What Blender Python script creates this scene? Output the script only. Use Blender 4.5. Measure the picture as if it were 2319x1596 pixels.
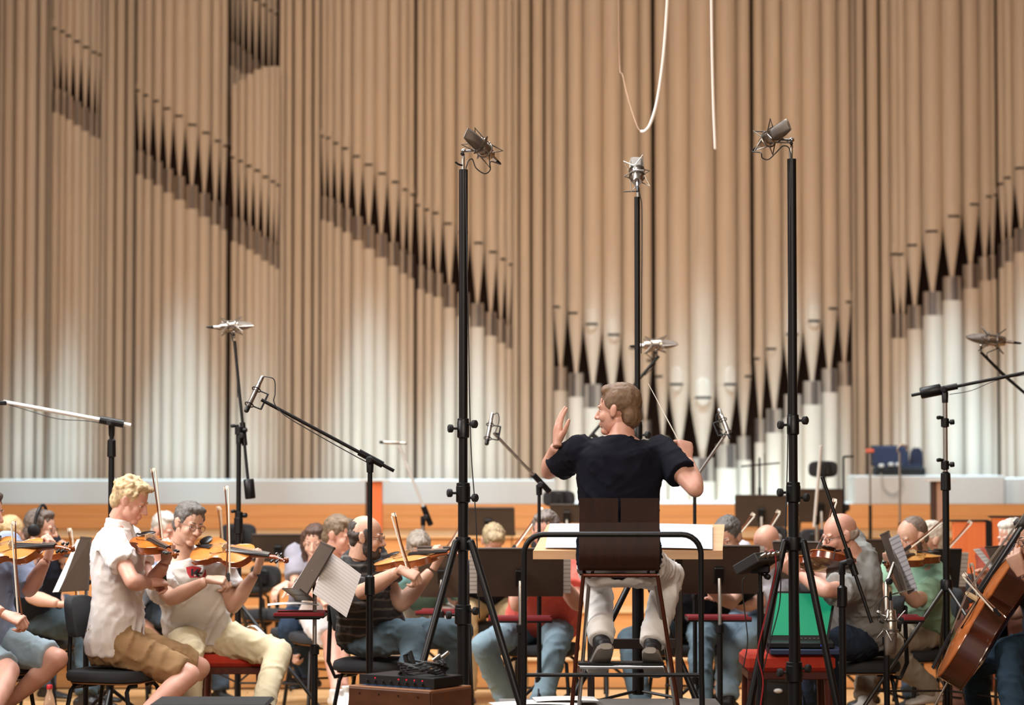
import bpy, bmesh, math, random
import numpy as np
from mathutils import Vector, Matrix, noise
from mathutils.bvhtree import BVHTree
random.seed(7)
for o in list(bpy.data.objects):
    bpy.data.objects.remove(o)
scene = bpy.context.scene
COL = scene.collection
V = Vector
rad = math.radians

# ------------------------------------------------------------------ camera
W_PX, H_PX, F_PX = 2319.0, 1596.0, 5476.0
CAM_Z = 1.54
TILT = math.atan(230.0 / F_PX)
cam_data = bpy.data.cameras.new('camera')
cam_data.sensor_width = 36.0
cam_data.lens = 36.0 * F_PX / W_PX
cam_data.clip_end = 200
cam_data.dof.use_dof = True
cam_data.dof.focus_distance = 11.4
cam_data.dof.aperture_fstop = 1.9
cam = bpy.data.objects.new('camera', cam_data)
cam.location = (0, 0, CAM_Z)
cam.rotation_euler = (math.pi / 2 + TILT, 0, 0)
COL.objects.link(cam)
scene.camera = cam

# ------------------------------------------------------------------ light
world = bpy.data.worlds.new('hall_air')
scene.world = world
world.use_nodes = True
world.node_tree.nodes['Background'].inputs[0].default_value = (1.0, 0.97, 0.94, 1)
world.node_tree.nodes['Background'].inputs[1].default_value = 0.21
vs = scene.view_settings
vs.view_transform = 'Standard'
vs.look = 'None'
vs.gamma = 1.0
vs.exposure = 0.0
vs.use_curve_mapping = False


def area_light(name, loc, target, size, power, col, size_y=None):
    d = bpy.data.lights.new(name, 'AREA')
    d.energy = power
    d.color = col
    d.shape = 'RECTANGLE'
    d.size = size
    d.size_y = size_y or size
    o = bpy.data.objects.new(name, d)
    o.location = loc
    o.rotation_euler = (V(target) - V(loc)).to_track_quat('-Z', 'Y').to_euler()
    COL.objects.link(o)
    return o


def spot_light(name, loc, target, power, col, angle, blend, radius=0.15):
    d = bpy.data.lights.new(name, 'SPOT')
    d.energy = power
    d.color = col
    d.spot_size = rad(angle)
    d.spot_blend = blend
    d.shadow_soft_size = radius
    o = bpy.data.objects.new(name, d)
    o.location = loc
    o.rotation_euler = (V(target) - V(loc)).to_track_quat('-Z', 'Y').to_euler()
    COL.objects.link(o)
    return o


# warm hall light on the organ front, neutral stage light over the players
for hx, hp in ((0.6, 40), (-6.4, 26), (7.0, 26)):
    hall = area_light('hall_light', (hx, 8.0, 9.4), (hx * 0.15 + 0.6, 21, 2.6), 4.0, hp, (1.0, 0.59, 0.31), 2.0)
    hall.data.spread = rad(60)
stage = area_light('stage_light', (-1.0, 13.6, 7.5), (-0.8, 13.4, 0), 6, 440, (0.96, 0.98, 1.0), 3.0)
side_l = area_light('stage_side_light', (-6.0, 10.5, 5.5), (-0.5, 13.3, 0.8), 2.5, 130, (1.0, 0.98, 0.96))
front_fill = area_light('front_fill_light', (0.3, 0.5, 6.5), (0.2, 14.0, 1.4), 5.0, 120, (1.0, 0.84, 0.68), 2.0)  # unseen fill added in front to brighten the players
front_fill.data.spread = rad(60)
stage.data.spread = rad(112)
side_l.data.spread = rad(70)
# row of narrow downlights grazing the organ base, one above each pipe tower
for sx, tz, pw in ((-4.02, 1.2, 0.7), (-3.72, 1.3, 0.35), (-2.85, 1.45, 1.0), (-2.2, 1.1, 0.5), (-1.23, 1.5, 1.05), (-0.38, 1.35, 1.1), (0.78, 1.05, 1.0),
                   (1.65, 1.0, 1.2), (2.52, 1.15, 0.95), (3.72, 1.6, 1.25), (4.5, 1.9, 0.9)):
    spot_light('ledge_spot', (sx, 18.6, 8.6), (sx, 20.6, tz - 0.05), 5300 * pw, (0.47, 0.79, 1.0), 13.0, 1.0, 0.1)


# ------------------------------------------------------------------ picture geometry
def ray(px, py):
    x = (px - W_PX / 2) / F_PX
    y = (H_PX / 2 - py) / F_PX
    st, ct = math.sin(TILT), math.cos(TILT)
    return V((x, ct - y * st, st + y * ct))


CAM = V((0, 0, CAM_Z))


def at(px, py, Y):
    """world point seen at pixel (px,py) at distance Y from the camera plane"""
    d = ray(px, py)
    return CAM + d * (Y / d.y)


def hit(parent, px, py, L, near=True, lim=1.22):
    """point on the pixel's ray lying L away from parent (a limb of known length)"""
    d = ray(px, py).normalized()
    oc = CAM - parent
    b = oc.dot(d)
    c = oc.dot(oc) - L * L
    disc = b * b - c
    if disc <= 0:
        p = CAM + d * (-b)
        v = p - parent
        if v.length > L * lim:
            p = parent + v.normalized() * (L * lim)
        return p
    s = math.sqrt(disc)
    return CAM + d * (-b - s if near else -b + s)


def srgb(h):
    h = h.lstrip('#')
    r = []
    for i in (0, 2, 4):
        c = int(h[i:i + 2], 16) / 255
        r.append(c / 12.92 if c <= 0.04045 else ((c + 0.055) / 1.055) ** 2.4)
    return (r[0], r[1], r[2], 1)


# ------------------------------------------------------------------ materials
MATS = {}


def mat(name, col, rough=0.6, metal=0.0, var=0.0, vscale=20.0, bump=0.0, bscale=60.0, stretch=(1, 1, 1), spec=0.5,
        col2=None, emit=0.0, coat=0.0):
    if name in MATS:
        return MATS[name]
    m = bpy.data.materials.new(name)
    m.use_nodes = True
    nt = m.node_tree
    b = nt.nodes['Principled BSDF']
    c = srgb(col)
    b.inputs['Base Color'].default_value = c
    b.inputs['Roughness'].default_value = rough
    b.inputs['Metallic'].default_value = metal
    b.inputs['Specular IOR Level'].default_value = spec
    b.inputs['Coat Weight'].default_value = coat
    tc = nt.nodes.new('ShaderNodeTexCoord')
    mp = nt.nodes.new('ShaderNodeMapping')
    mp.inputs['Scale'].default_value = stretch
    nt.links.new(tc.outputs['Object'], mp.inputs['Vector'])
    if var or col2:
        n = nt.nodes.new('ShaderNodeTexNoise')
        n.inputs['Scale'].default_value = vscale
        n.inputs['Detail'].default_value = 4
        nt.links.new(mp.outputs[0], n.inputs['Vector'])
        r = nt.nodes.new('ShaderNodeValToRGB')
        r.color_ramp.elements[0].position = 0.3
        r.color_ramp.elements[1].position = 0.7
        if col2:
            a, d = c, srgb(col2)
        else:
            a = tuple(min(1, x * (1 - var)) for x in c[:3]) + (1,)
            d = tuple(min(1, x * (1 + var)) for x in c[:3]) + (1,)
        r.color_ramp.elements[0].color = a
        r.color_ramp.elements[1].color = d
        nt.links.new(n.outputs['Fac'], r.inputs['Fac'])
        nt.links.new(r.outputs['Color'], b.inputs['Base Color'])
    if bump:
        n2 = nt.nodes.new('ShaderNodeTexNoise')
        n2.inputs['Scale'].default_value = bscale
        n2.inputs['Detail'].default_value = 5
        nt.links.new(mp.outputs[0], n2.inputs['Vector'])
        bp = nt.nodes.new('ShaderNodeBump')
        bp.inputs['Strength'].default_value = bump
        bp.inputs['Distance'].default_value = 0.02
        nt.links.new(n2.outputs['Fac'], bp.inputs['Height'])
        nt.links.new(bp.outputs[0], b.inputs['Normal'])
    if emit:
        b.inputs['Emission Color'].default_value = c
        b.inputs['Emission Strength'].default_value = emit
    MATS[name] = m
    return m


def stripe_mat(name, base, line, period, width, axis='Z', rough=0.7, noise_amt=0.0, offs=0.0, translucent=0.0):
    """regular thin printed / knitted stripes along an axis of the object"""
    if name in MATS:
        return MATS[name]
    m = mat(name, base, rough)
    nt = m.node_tree
    b = nt.nodes['Principled BSDF']
    tc = nt.nodes.new('ShaderNodeTexCoord')
    sp = nt.nodes.new('ShaderNodeSeparateXYZ')
    nt.links.new(tc.outputs['Object'], sp.inputs[0])
    src = sp.outputs[axis]

    def math_node(op, a, bval):
        n = nt.nodes.new('ShaderNodeMath')
        n.operation = op
        nt.links.new(a, n.inputs[0])
        n.inputs[1].default_value = bval
        return n.outputs[0]
    if noise_amt:
        nz = nt.nodes.new('ShaderNodeTexNoise')
        nz.inputs['Scale'].default_value = 6
        nt.links.new(tc.outputs['Object'], nz.inputs['Vector'])
        ad = nt.nodes.new('ShaderNodeMath')
        ad.operation = 'MULTIPLY_ADD'
        nt.links.new(nz.outputs['Fac'], ad.inputs[0])
        ad.inputs[1].default_value = noise_amt
        nt.links.new(src, ad.inputs[2])
        src = ad.outputs[0]
    v = math_node('ADD', src, 10 + offs)
    v = math_node('DIVIDE', v, period)
    v = math_node('FRACT', v, 0)
    v = math_node('LESS_THAN', v, width)
    mx = nt.nodes.new('ShaderNodeMix')
    mx.data_type = 'RGBA'
    mx.inputs['A'].default_value = srgb(base)
    mx.inputs['B'].default_value = srgb(line)
    nt.links.new(v, mx.inputs['Factor'])
    nt.links.new(mx.outputs['Result'], b.inputs['Base Color'])
    if translucent:
        tb = nt.nodes.new('ShaderNodeBsdfTranslucent')
        ms = nt.nodes.new('ShaderNodeMixShader')
        ms.inputs[0].default_value = translucent
        nt.links.new(mx.outputs['Result'], tb.inputs['Color'])
        nt.links.new(b.outputs[0], ms.inputs[1])
        nt.links.new(tb.outputs[0], ms.inputs[2])
        nt.links.new(ms.outputs[0], nt.nodes['Material Output'].inputs['Surface'])
    return m


# ------------------------------------------------------------------ mesh building
class MB:
    def __init__(self):
        self.v = []
        self.f = []
        self.mi = []
        self.cur = 0

    def addf(self, faces):
        for f in faces:
            self.f.append(tuple(f))
            self.mi.append(self.cur)

    def rings(self, rings, closed_path=False, caps=True, wrap=True):
        """rings: list of lists of points with equal count"""
        base = len(self.v)
        n = len(rings[0])
        for r in rings:
            self.v.extend([tuple(p) for p in r])
        m = len(rings)
        fs = []
        for i in range(m if closed_path else m - 1):
            a = base + i * n
            b = base + ((i + 1) % m) * n
            for j in range(n if wrap else n - 1):
                k = (j + 1) % n
                fs.append((a + j, a + k, b + k, b + j))
        if caps and not closed_path and wrap:
            fs.append(tuple(base + j for j in reversed(range(n))))
            fs.append(tuple(base + (m - 1) * n + j for j in range(n)))
        self.addf(fs)
        return self

    def tube(self, pts, r, n=8, caps=True, closed=False, up=None, flat=1.0, round_caps=False):
        pts = [V(p) for p in pts]
        m = len(pts)
        rr = list(r) if hasattr(r, '__len__') else [r] * m
        if round_caps:
            d0 = (pts[0] - pts[1]).normalized()
            d1 = (pts[-1] - pts[-2]).normalized()
            a = [(pts[0] + d0 * rr[0] * k, rr[0] * math.sqrt(max(0.0, 1 - k * k))) for k in (0.95, 0.75, 0.4)]
            b = [(pts[-1] + d1 * rr[-1] * k, rr[-1] * math.sqrt(max(0.0, 1 - k * k))) for k in (0.4, 0.75, 0.95)]
            pts = [x[0] for x in a] + pts + [x[0] for x in b]
            rr = [x[1] for x in a] + rr + [x[1] for x in b]
            m = len(pts)
        rings = []
        prev = None
        for i in range(m):
            if closed:
                t = pts[(i + 1) % m] - pts[i - 1]
            else:
                t = pts[min(i + 1, m - 1)] - pts[max(i - 1, 0)]
            if t.length < 1e-9:
                t = V((0, 0, 1))
            t.normalize()
            if prev is None:
                u = V(up) if up is not None else (V((0, 0, 1)) if abs(t.z) < 0.9 else V((1, 0, 0)))
            else:
                u = prev
            u = u - t * u.dot(t)
            if u.length < 1e-6:
                u = t.orthogonal()
            u.normalize()
            prev = u
            w = t.cross(u)
            rings.append([pts[i] + (u * math.cos(2 * math.pi * k / n) * flat + w * math.sin(2 * math.pi * k / n)) * rr[i]
                          for k in range(n)])
        self.rings(rings, closed_path=closed, caps=caps)
        return self

    def loft(self, secs, n=20, power=2.0):
        """secs: (centre, side axis, front axis, half width, half depth front, half depth back)"""
        rings = []
        for c, sx, fy, rx, rf, rb in secs:
            c = V(c)
            r = []
            for k in range(n):
                a = 2 * math.pi * k / n
                ca, sa = math.cos(a), math.sin(a)
                ca = math.copysign(abs(ca) ** (2 / power), ca)
                sa = math.copysign(abs(sa) ** (2 / power), sa)
                r.append(c + V(sx) * (rx * ca) + V(fy) * ((rf if sa > 0 else rb) * sa))
            rings.append(r)
        return self.rings(rings)

    def ell(self, c, r, mtx=None, nu=14, nv=9):
        c = V(c)
        rings = []
        for i in range(1, nv):
            th = math.pi * i / nv
            rr = []
            for k in range(nu):
                a = 2 * math.pi * k / nu
                p = V((math.sin(th) * math.cos(a) * r[0], math.sin(th) * math.sin(a) * r[1], -math.cos(th) * r[2]))
                if mtx is not None:
                    p = mtx @ p
                rr.append(c + p)
            rings.append(rr)
        base = len(self.v)
        self.rings(rings, caps=False)
        p0, p1 = V((0, 0, -r[2])), V((0, 0, r[2]))
        if mtx is not None:
            p0, p1 = mtx @ p0, mtx @ p1
        self.v.append(tuple(c + p0))
        self.v.append(tuple(c + p1))
        i0, i1 = len(self.v) - 2, len(self.v) - 1
        last = base + (nv - 2) * nu
        self.addf([(i0, base + (k + 1) % nu, base + k) for k in range(nu)])
        self.addf([(i1, last + k, last + (k + 1) % nu) for k in range(nu)])
        return self

    def box(self, c, size, mtx=None, bev=0.0):
        """box centred at c with full size, optional rotation and chamfer"""
        c = V(c)
        hx, hy, hz = size[0] / 2, size[1] / 2, size[2] / 2
        b = min(bev, hx * 0.9, hy * 0.9, hz * 0.9)

        def put(p):
            p = V(p)
            if mtx is not None:
                p = mtx @ p
            self.v.append(tuple(c + p))
            return len(self.v) - 1
        if b <= 0:
            base = len(self.v)
            for x in (-hx, hx):
                for y in (-hy, hy):
                    for z in (-hz, hz):
                        put((x, y, z))
            q = [(0, 1, 3, 2), (4, 6, 7, 5), (0, 4, 5, 1), (2, 3, 7, 6), (0, 2, 6, 4), (1, 5, 7, 3)]
            self.addf([tuple(base + i for i in f) for f in q])
            return self
        idx = {}
        for sx in (-1, 1):
            for sy in (-1, 1):
                for sz in (-1, 1):
                    idx[sx, sy, sz, 0] = put((sx * hx, sy * (hy - b), sz * (hz - b)))
                    idx[sx, sy, sz, 1] = put((sx * (hx - b), sy * hy, sz * (hz - b)))
                    idx[sx, sy, sz, 2] = put((sx * (hx - b), sy * (hy - b), sz * hz))
        fs = []

        def quad(a, d, e, g, outward):
            P = [V(self.v[i]) - c for i in (a, d, e)]
            nrm = (P[1] - P[0]).cross(P[2] - P[0])
            o = V(outward)
            if mtx is not None:
                o = mtx @ o
            fs.append((a, d, e, g) if nrm.dot(o) > 0 else (g, e, d, a))
        for s in (-1, 1):
            quad(idx[s, -1, -1, 0], idx[s, 1, -1, 0], idx[s, 1, 1, 0], idx[s, -1, 1, 0], (s, 0, 0))
            quad(idx[-1, s, -1, 1], idx[1, s, -1, 1], idx[1, s, 1, 1], idx[-1, s, 1, 1], (0, s, 0))
            quad(idx[-1, -1, s, 2], idx[1, -1, s, 2], idx[1, 1, s, 2], idx[-1, 1, s, 2], (0, 0, s))
            for t in (-1, 1):
                quad(idx[-1, s, t, 1], idx[1, s, t, 1], idx[1, s, t, 2], idx[-1, s, t, 2], (0, s, t))
                quad(idx[s, -1, t, 0], idx[s, 1, t, 0], idx[s, 1, t, 2], idx[s, -1, t, 2], (s, 0, t))
                quad(idx[s, t, -1, 0], idx[s, t, 1, 0], idx[s, t, 1, 1], idx[s, t, -1, 1], (s, t, 0))
                for u in (-1, 1):
                    a, d, e = idx[s, t, u, 0], idx[s, t, u, 1], idx[s, t, u, 2]
                    P = [V(self.v[i]) - c for i in (a, d, e)]
                    o = V((s, t, u))
                    if mtx is not None:
                        o = mtx @ o
                    fs.append((a, d, e) if (P[1] - P[0]).cross(P[2] - P[0]).dot(o) > 0 else (e, d, a))
        self.addf(fs)
        return self

    def lathe(self, prof, c, axis=(0, 0, 1), n=16):
        """prof: (distance along axis, radius)"""
        ax = V(axis).normalized()
        u = ax.orthogonal().normalized()
        w = ax.cross(u)
        c = V(c)
        self.rings([[c + ax * t + (u * math.cos(2 * math.pi * k / n) + w * math.sin(2 * math.pi * k / n)) * max(r, 1e-4)
                     for k in range(n)] for t, r in prof])
        return self

    def plate(self, outline, origin, ux, uy, nz, thick):
        """flat plate from a 2D outline (counter-clockwise), with thickness along nz"""
        o, ux, uy, nz = V(origin), V(ux), V(uy), V(nz)
        a = [o + ux * x + uy * y + nz * (thick / 2) for x, y in outline]
        b = [o + ux * x + uy * y - nz * (thick / 2) for x, y in outline]
        base = len(self.v)
        n = len(outline)
        self.v.extend([tuple(p) for p in a + b])
        self.addf([tuple(base + i for i in range(n)), tuple(base + n + i for i in reversed(range(n)))])
        self.addf([(base + i, base + n + i, base + n + (i + 1) % n, base + (i + 1) % n) for i in range(n)])
        return self

    def mesh(self, name, mats, origin=(0, 0, 0), smooth=True, angle=40):
        me = bpy.data.meshes.new(name)
        o = V(origin)
        me.from_pydata([(p[0] - o.x, p[1] - o.y, p[2] - o.z) for p in self.v], [], self.f)
        if not isinstance(mats, (list, tuple)):
            mats = [mats]
        for m in mats:
            me.materials.append(m)
        if len(mats) > 1:
            me.polygons.foreach_set('material_index', self.mi)
        if smooth:
            me.polygons.foreach_set('use_smooth', [True] * len(me.polygons))
            me.set_sharp_from_angle(angle=rad(angle))
        me.update()
        return me

    def base(self):
        a = np.array(self.v)
        mn, mx = a.min(0), a.max(0)
        return V(((mn[0] + mx[0]) / 2, (mn[1] + mx[1]) / 2, mn[2]))

    def build(self, name, mats, parent=None, smooth=True, angle=40):
        """one mesh object; vertices were given in world space"""
        if parent is not None:
            org = ROOT_LOC[parent.name]
            ob = bpy.data.objects.new(name, self.mesh(name, mats, org, smooth, angle))
            COL.objects.link(ob)
            ob.parent = parent
            ROOT_LOC[ob.name] = org
        else:
            org = self.base()
            ob = bpy.data.objects.new(name, self.mesh(name, mats, org, smooth, angle))
            ob.location = org
            COL.objects.link(ob)
            ROOT_LOC[ob.name] = org
        return ob


ROOT_LOC = {}


def tag(o, label=None, cat=None, group=None, kind=None):
    if label:
        o['label'] = label
    if cat:
        o['category'] = cat
    if group:
        o['group'] = group
    if kind:
        o['kind'] = kind
    return o


def thing(name, loc, label=None, cat=None, group=None, kind=None):
    o = bpy.data.objects.new(name, None)
    o.empty_display_size = 0.05
    o.location = loc
    COL.objects.link(o)
    ROOT_LOC[o.name] = V(loc)
    return tag(o, label, cat, group, kind)


def spline(pts, n=8):
    """Catmull-Rom through the points"""
    pts = [V(p) for p in pts]
    P = [pts[0] * 2 - pts[1]] + pts + [pts[-1] * 2 - pts[-2]]
    out = []
    for i in range(1, len(P) - 2):
        for k in range(n):
            t = k / n
            a, b, c, d = P[i - 1], P[i], P[i + 1], P[i + 2]
            out.append(0.5 * ((2 * b) + (c - a) * t + (2 * a - 5 * b + 4 * c - d) * t * t + (3 * b - a - 3 * c + d) * t ** 3))
    out.append(pts[-1])
    return out


def frame(z, x):
    """rotation whose local z is z and local x is close to x"""
    z = V(z).normalized()
    x = V(x) - z * V(x).dot(z)
    x.normalize()
    y = z.cross(x)
    return Matrix((x, y, z)).transposed()


# ------------------------------------------------------------------ shared materials
M_PIPE = mat('pipe_cream', '#dccfbe', 0.5, var=0.05, vscale=3, stretch=(6, 6, 0.6))
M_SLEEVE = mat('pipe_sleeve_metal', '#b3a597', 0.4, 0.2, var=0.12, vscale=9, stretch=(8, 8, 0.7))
M_DARK = mat('dark_gap', '#140d0a', 0.9)
M_CASE = mat('organ_case_wood', '#3a2013', 0.7, var=0.3, vscale=4, stretch=(6, 6, 0.5))
M_LEDGE = mat('ledge_white_paint', '#d9d3ca', 0.75, var=0.03, vscale=3)
M_ORANGE = mat('orange_wood', '#d9a066', 0.42, col2='#d19458', vscale=5, stretch=(0.5, 4, 14), bump=0.05, bscale=20)
M_PANEL = mat('orange_panel', '#e27a42', 0.5, col2='#da6c35', vscale=5, stretch=(10, 4, 0.6))
M_FLOOR = mat('floor_maple', '#cfa573', 0.35, col2='#c1945f', vscale=5, stretch=(0.7, 9, 9))
M_FLOOR2 = mat('floor_maple_light', '#d6ae7d', 0.35, col2='#c99f6c', vscale=5, stretch=(0.7, 9, 9))
M_BLACK = mat('black_paint', '#08080a', 0.45, spec=0.35)
M_BLACKM = mat('black_matte', '#111012', 0.75, bump=0.08, bscale=120)
M_CHROME = mat('chrome', '#c9c9c9', 0.18, 1.0)
M_STEEL = mat('satin_steel', '#b9b6b0', 0.35, 1.0)
M_BRIGHT = mat('bright_aluminium', '#dcdad6', 0.35, 0.25)
M_NICKEL = mat('satin_nickel', '#a79d93', 0.3, 0.95)
M_CABLE = mat('cable_black', '#17171a', 0.55)
M_PAPER = mat('paper', '#d9d4ce', 0.85)

# ================================================================== SETTING
def struct(mb, name, m, parent=None, smooth=False, kind='structure'):
    o = mb.build(name, m, parent, smooth)
    if parent is None:
        tag(o, kind=kind)
    return o


# floor: board by board where the photo shows it, bare underlay elsewhere
fl = struct(MB().box((0, 12.5, -0.035), (16, 15.0, 0.03)), 'floor', mat('floor_underlay', '#6b4a2a', 0.8))
tag(fl, 'light maple stage floor boards', None)
y = 13.2
row = 0
plank_meshes = {}
while y < 16.0:
    x = -6.2 + (row * 0.83) % 1.9
    while x < 6.2:
        L = 1.9
        key = (row * 3 + int(x * 7)) % 2
        if key not in plank_meshes:
            plank_meshes[key] = MB().box((0, 0, 0), (L - 0.004, 0.136, 0.02), bev=0.002).mesh('plank', (M_FLOOR, M_FLOOR2)[key], smooth=False)
        o = bpy.data.objects.new('plank', plank_meshes[key])
        o.location = (x - fl.location.x, y - fl.location.y, -0.01 - fl.location.z)
        o.parent = fl
        COL.objects.link(o)
        x += L
    y += 0.14
    row += 1
struct(MB().box((0, 5.4, -0.045), (16, 0.8, 0.05)), 'trim_1', M_ORANGE)

# risers at the back, each a front of boards under a pale tread
def riser(y0, y1, z0, z1, idx):
    t = struct(MB().box((0, (y0 + y1) / 2 + 0.02, (z0 + z1) / 2 - 0.02), (14, y1 - y0 - 0.06, z1 - z0 - 0.04)), 'floor_riser', M_CASE)
    tag(t, 'orange wooden riser step at the back of the stage, level %s' % ('one', 'two', 'three', 'four')[idx])
    for k in range(6):
        x0 = -7 + k * 14 / 6
        MB().box((x0 + 7 / 6, y0 - 0.0, (z0 + z1) / 2 - 0.012), (14 / 6 - 0.006, 0.025, z1 - z0 - 0.028), bev=0.003).build('front_panel', M_ORANGE, t, False)
        MB().box((x0 + 7 / 6, (y0 + y1) / 2 - 0.02, z1 - 0.012), (14 / 6 - 0.004, y1 - y0 + 0.03, 0.022), bev=0.004).build('tread', M_FLOOR2, t, False)


riser(16.0, 16.62, 0.0, 0.20, 0)
riser(16.62, 17.1, 0.0, 0.473, 1)
riser(17.1, 17.9, 0.0, 0.72, 2)
riser(17.9, 19.4, 0.0, 0.94, 3)

# orange wall below the ledge: horizontal boards
wb = struct(MB().box((0, 19.48, 0.57), (15, 0.1, 1.14)), 'wall_back', M_CASE)
MB().box((0, 19.42, 0.99), (14.8, 0.03, 0.098), bev=0.002).build('board', M_ORANGE, wb, False)
MB().box((0, 19.42, 1.09), (14.8, 0.03, 0.099), bev=0.002).build('board', M_ORANGE, wb, False)

# white ledge with the organ base
def ledge(x0, x1, ytop, ybot, Y0, Y1, idx, label):
    a, b = at(x0, ytop, Y0), at(x1, ybot, Y0)
    o = MB().box(((a.x + b.x) / 2, (Y0 + Y1) / 2, (a.z + b.z) / 2), (b.x - a.x, Y1 - Y0, a.z - b.z), bev=0.008).build('trim_%d' % idx, M_LEDGE, None, False)
    tag(o, label, kind='structure')
    return o


ledge(-300, 1258, 1086, 1150, 20.25, 20.6, 2, 'white ledge below the organ pipes on the left')
ledge(1934, 2276, 1077, 1150, 20.15, 20.55, 3, 'white box shaped ledge below the right organ pipes')
ledge(2276, 2600, 1082, 1150, 20.25, 20.6, 4, 'white ledge at the far right below the pipes')
ledge(1258, 1934, 1138, 1150, 20.15, 20.95, 5, 'narrow white sill below the centre pipes')

# room shell behind and beside
struct(MB().box((0, 22.6, 4.5), (22, 0.2, 11)), 'wall_organ', M_CASE)
struct(MB().box((-8.2, 12, 4.5), (0.2, 22, 11)), 'wall_left', M_ORANGE)
struct(MB().box((8.2, 12, 4.5), (0.2, 22, 11)), 'wall_right', M_ORANGE)

# ------------------------------------------------------------------ organ
YO = 20.9
PXM = F_PX / YO
org = thing('pipe_organ', (0, YO, 1.0), 'large pipe organ with cream pipes covering the back wall', 'organ')
ORG = V((0, YO, 1.0))
bk = MB().box((0, 22.05, 4.3), (14, 0.05, 7.4)).build('case_back', M_CASE, org, False)
TOPZ = 7.2
M_STREAK = mat('sleeve_reflection_tone', '#6f6661', 0.4, 0.4, var=0.15, vscale=9, stretch=(8, 8, 0.7))  # dark tone for the streak reflected in each sleeve
M_SLIT = mat('mouth_slit', '#0a0a09', 0.9)


def pipe_x(px, Y):
    return (px - W_PX / 2) / F_PX * Y / math.cos(TILT) * 1.0


def zpix(px, py, Y):
    return at(px, py, Y).z


def organ_pipe(px, wpx, Y, bot_y, sl_bot=None, mouth_px=None, ang=0.0, top_y=None, sl_h=54, mouth_dy=192):
    """px: centre at mid height; sl_bot: pixel row of the sleeve's lower edge"""
    # put the pipe where its sleeve shows, verticals stay vertical
    ref = sl_bot if sl_bot else 600
    x = at(px, ref, Y).x
    r = wpx / 2 * Y / F_PX
    zb = zpix(px, bot_y, Y)
    zt = TOPZ if top_y is None else zpix(px, top_y, Y)
    n = 18
    if sl_bot is None:
        prof = [(zb, r), (zt, r)]
        if top_y is not None:
            prof = [(zb, r), (zt - r * 0.5, r), (zt - r * 0.1, r * 0.8), (zt, r * 0.3)]
        MB().lathe([(a - zb, b) for a, b in prof], (x, Y, zb), n=n).build('organ_pipe', M_PIPE, org)
        return
    zs0 = zpix(px, sl_bot, Y)
    zs1 = zpix(px, sl_bot - sl_h, Y)
    zm = zpix(px, sl_bot - mouth_dy, Y)
    zc = zm - 0.03
    prof = [(zc, r * 0.94), (zc + 0.03, r), (zt, r)]
    if top_y is not None:
        prof = [(zc, r * 0.94), (zc + 0.03, r), (zt - r * 0.5, r), (zt - r * 0.1, r * 0.8), (zt, r * 0.3)]
    body = MB().lathe([(a - zc, b) for a, b in prof], (x, Y, zc), n=n).build('organ_pipe', M_PIPE, org)
    MB().lathe([(0, r * 0.99), (zs0 - zb, r * 0.99)], (x, Y, zb), n=n).build('lower_tube', M_PIPE, body)
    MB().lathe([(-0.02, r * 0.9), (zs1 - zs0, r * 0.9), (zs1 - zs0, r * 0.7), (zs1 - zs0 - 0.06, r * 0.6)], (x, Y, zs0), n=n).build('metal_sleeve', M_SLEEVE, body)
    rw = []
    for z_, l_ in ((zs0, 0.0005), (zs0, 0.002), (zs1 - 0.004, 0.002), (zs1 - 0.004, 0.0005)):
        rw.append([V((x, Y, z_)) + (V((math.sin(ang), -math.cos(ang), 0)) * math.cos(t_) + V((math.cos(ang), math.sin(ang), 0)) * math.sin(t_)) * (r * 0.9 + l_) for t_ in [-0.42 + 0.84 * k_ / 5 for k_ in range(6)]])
    MB().rings(rw, caps=False, wrap=False).build('reflection_streak', M_STREAK, body)  # thin dark patch standing for the sleeve's reflection streak
    hgt = zc - zs1 + 0.02
    MB().lathe([(0, r * 0.2), (hgt * 0.18, r * 0.33), (hgt * 0.55, r * 0.66), (hgt * 0.85, r * 0.9), (hgt, r * 0.96)], (x, Y, zs1 - 0.015), n=n).build('pipe_foot', M_PIPE, body)
    # mouth: dark slit, arched upper lip, rounded lower lip, facing out of the tower
    ca, sa = math.cos(ang), math.sin(ang)
    out = V((sa, -ca, 0))
    side = V((ca, sa, 0))
    up = V((0, 0, 1))

    def wrap_patch(pts2, lift, name, m):
        mb = MB()
        # pts2: rows of (arc angle, z)
        rings = []
        for rowp in pts2:
            rings.append([V((x, Y, 0)) + (out * math.cos(t) + side * math.sin(t)) * (r + l) + up * z for t, z, l in rowp])
        mb.rings(rings, caps=False, wrap=False)
        mb.build(name, m, body, True)
    hw = 0.62
    K = 8
    sh = 0.021
    rows = []
    for z, l in ((zm - sh, 0.001), (zm - sh, 0.005), (zm, 0.005), (zm, 0.001)):
        rows.append([(-hw + 2 * hw * k / K, z, l) for k in range(K + 1)])
    wrap_patch(rows, 0, 'mouth', M_SLIT)
    ha = 2.3 * r * hw + 0.012
    rows = []
    for i in range(7):
        s = i / 6
        wv = hw * math.sqrt(max(0.0, 1 - max(0, (s - 0.35) / 0.65) ** 2)) + 1e-3
        rows.append([(-wv + 2 * wv * k / K, zm + ha * s, 0.004 + (0.003 if 0 < k < K else -0.003)) for k in range(K + 1)])
    wrap_patch(rows, 0, 'upper_lip', M_PIPE)
    rows = []
    for i in range(6):
        s = i / 5
        wv = hw * math.sqrt(max(0.0, 1 - s ** 2)) + 1e-3
        rows.append([(-wv + 2 * wv * k / K, zm - sh - 0.9 * r * hw * s, 0.006 - 0.004 * s + (0.0 if 0 < k < K else -0.006)) for k in range(K + 1)])
    wrap_patch(rows, 0, 'lower_lip', M_PIPE)


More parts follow.
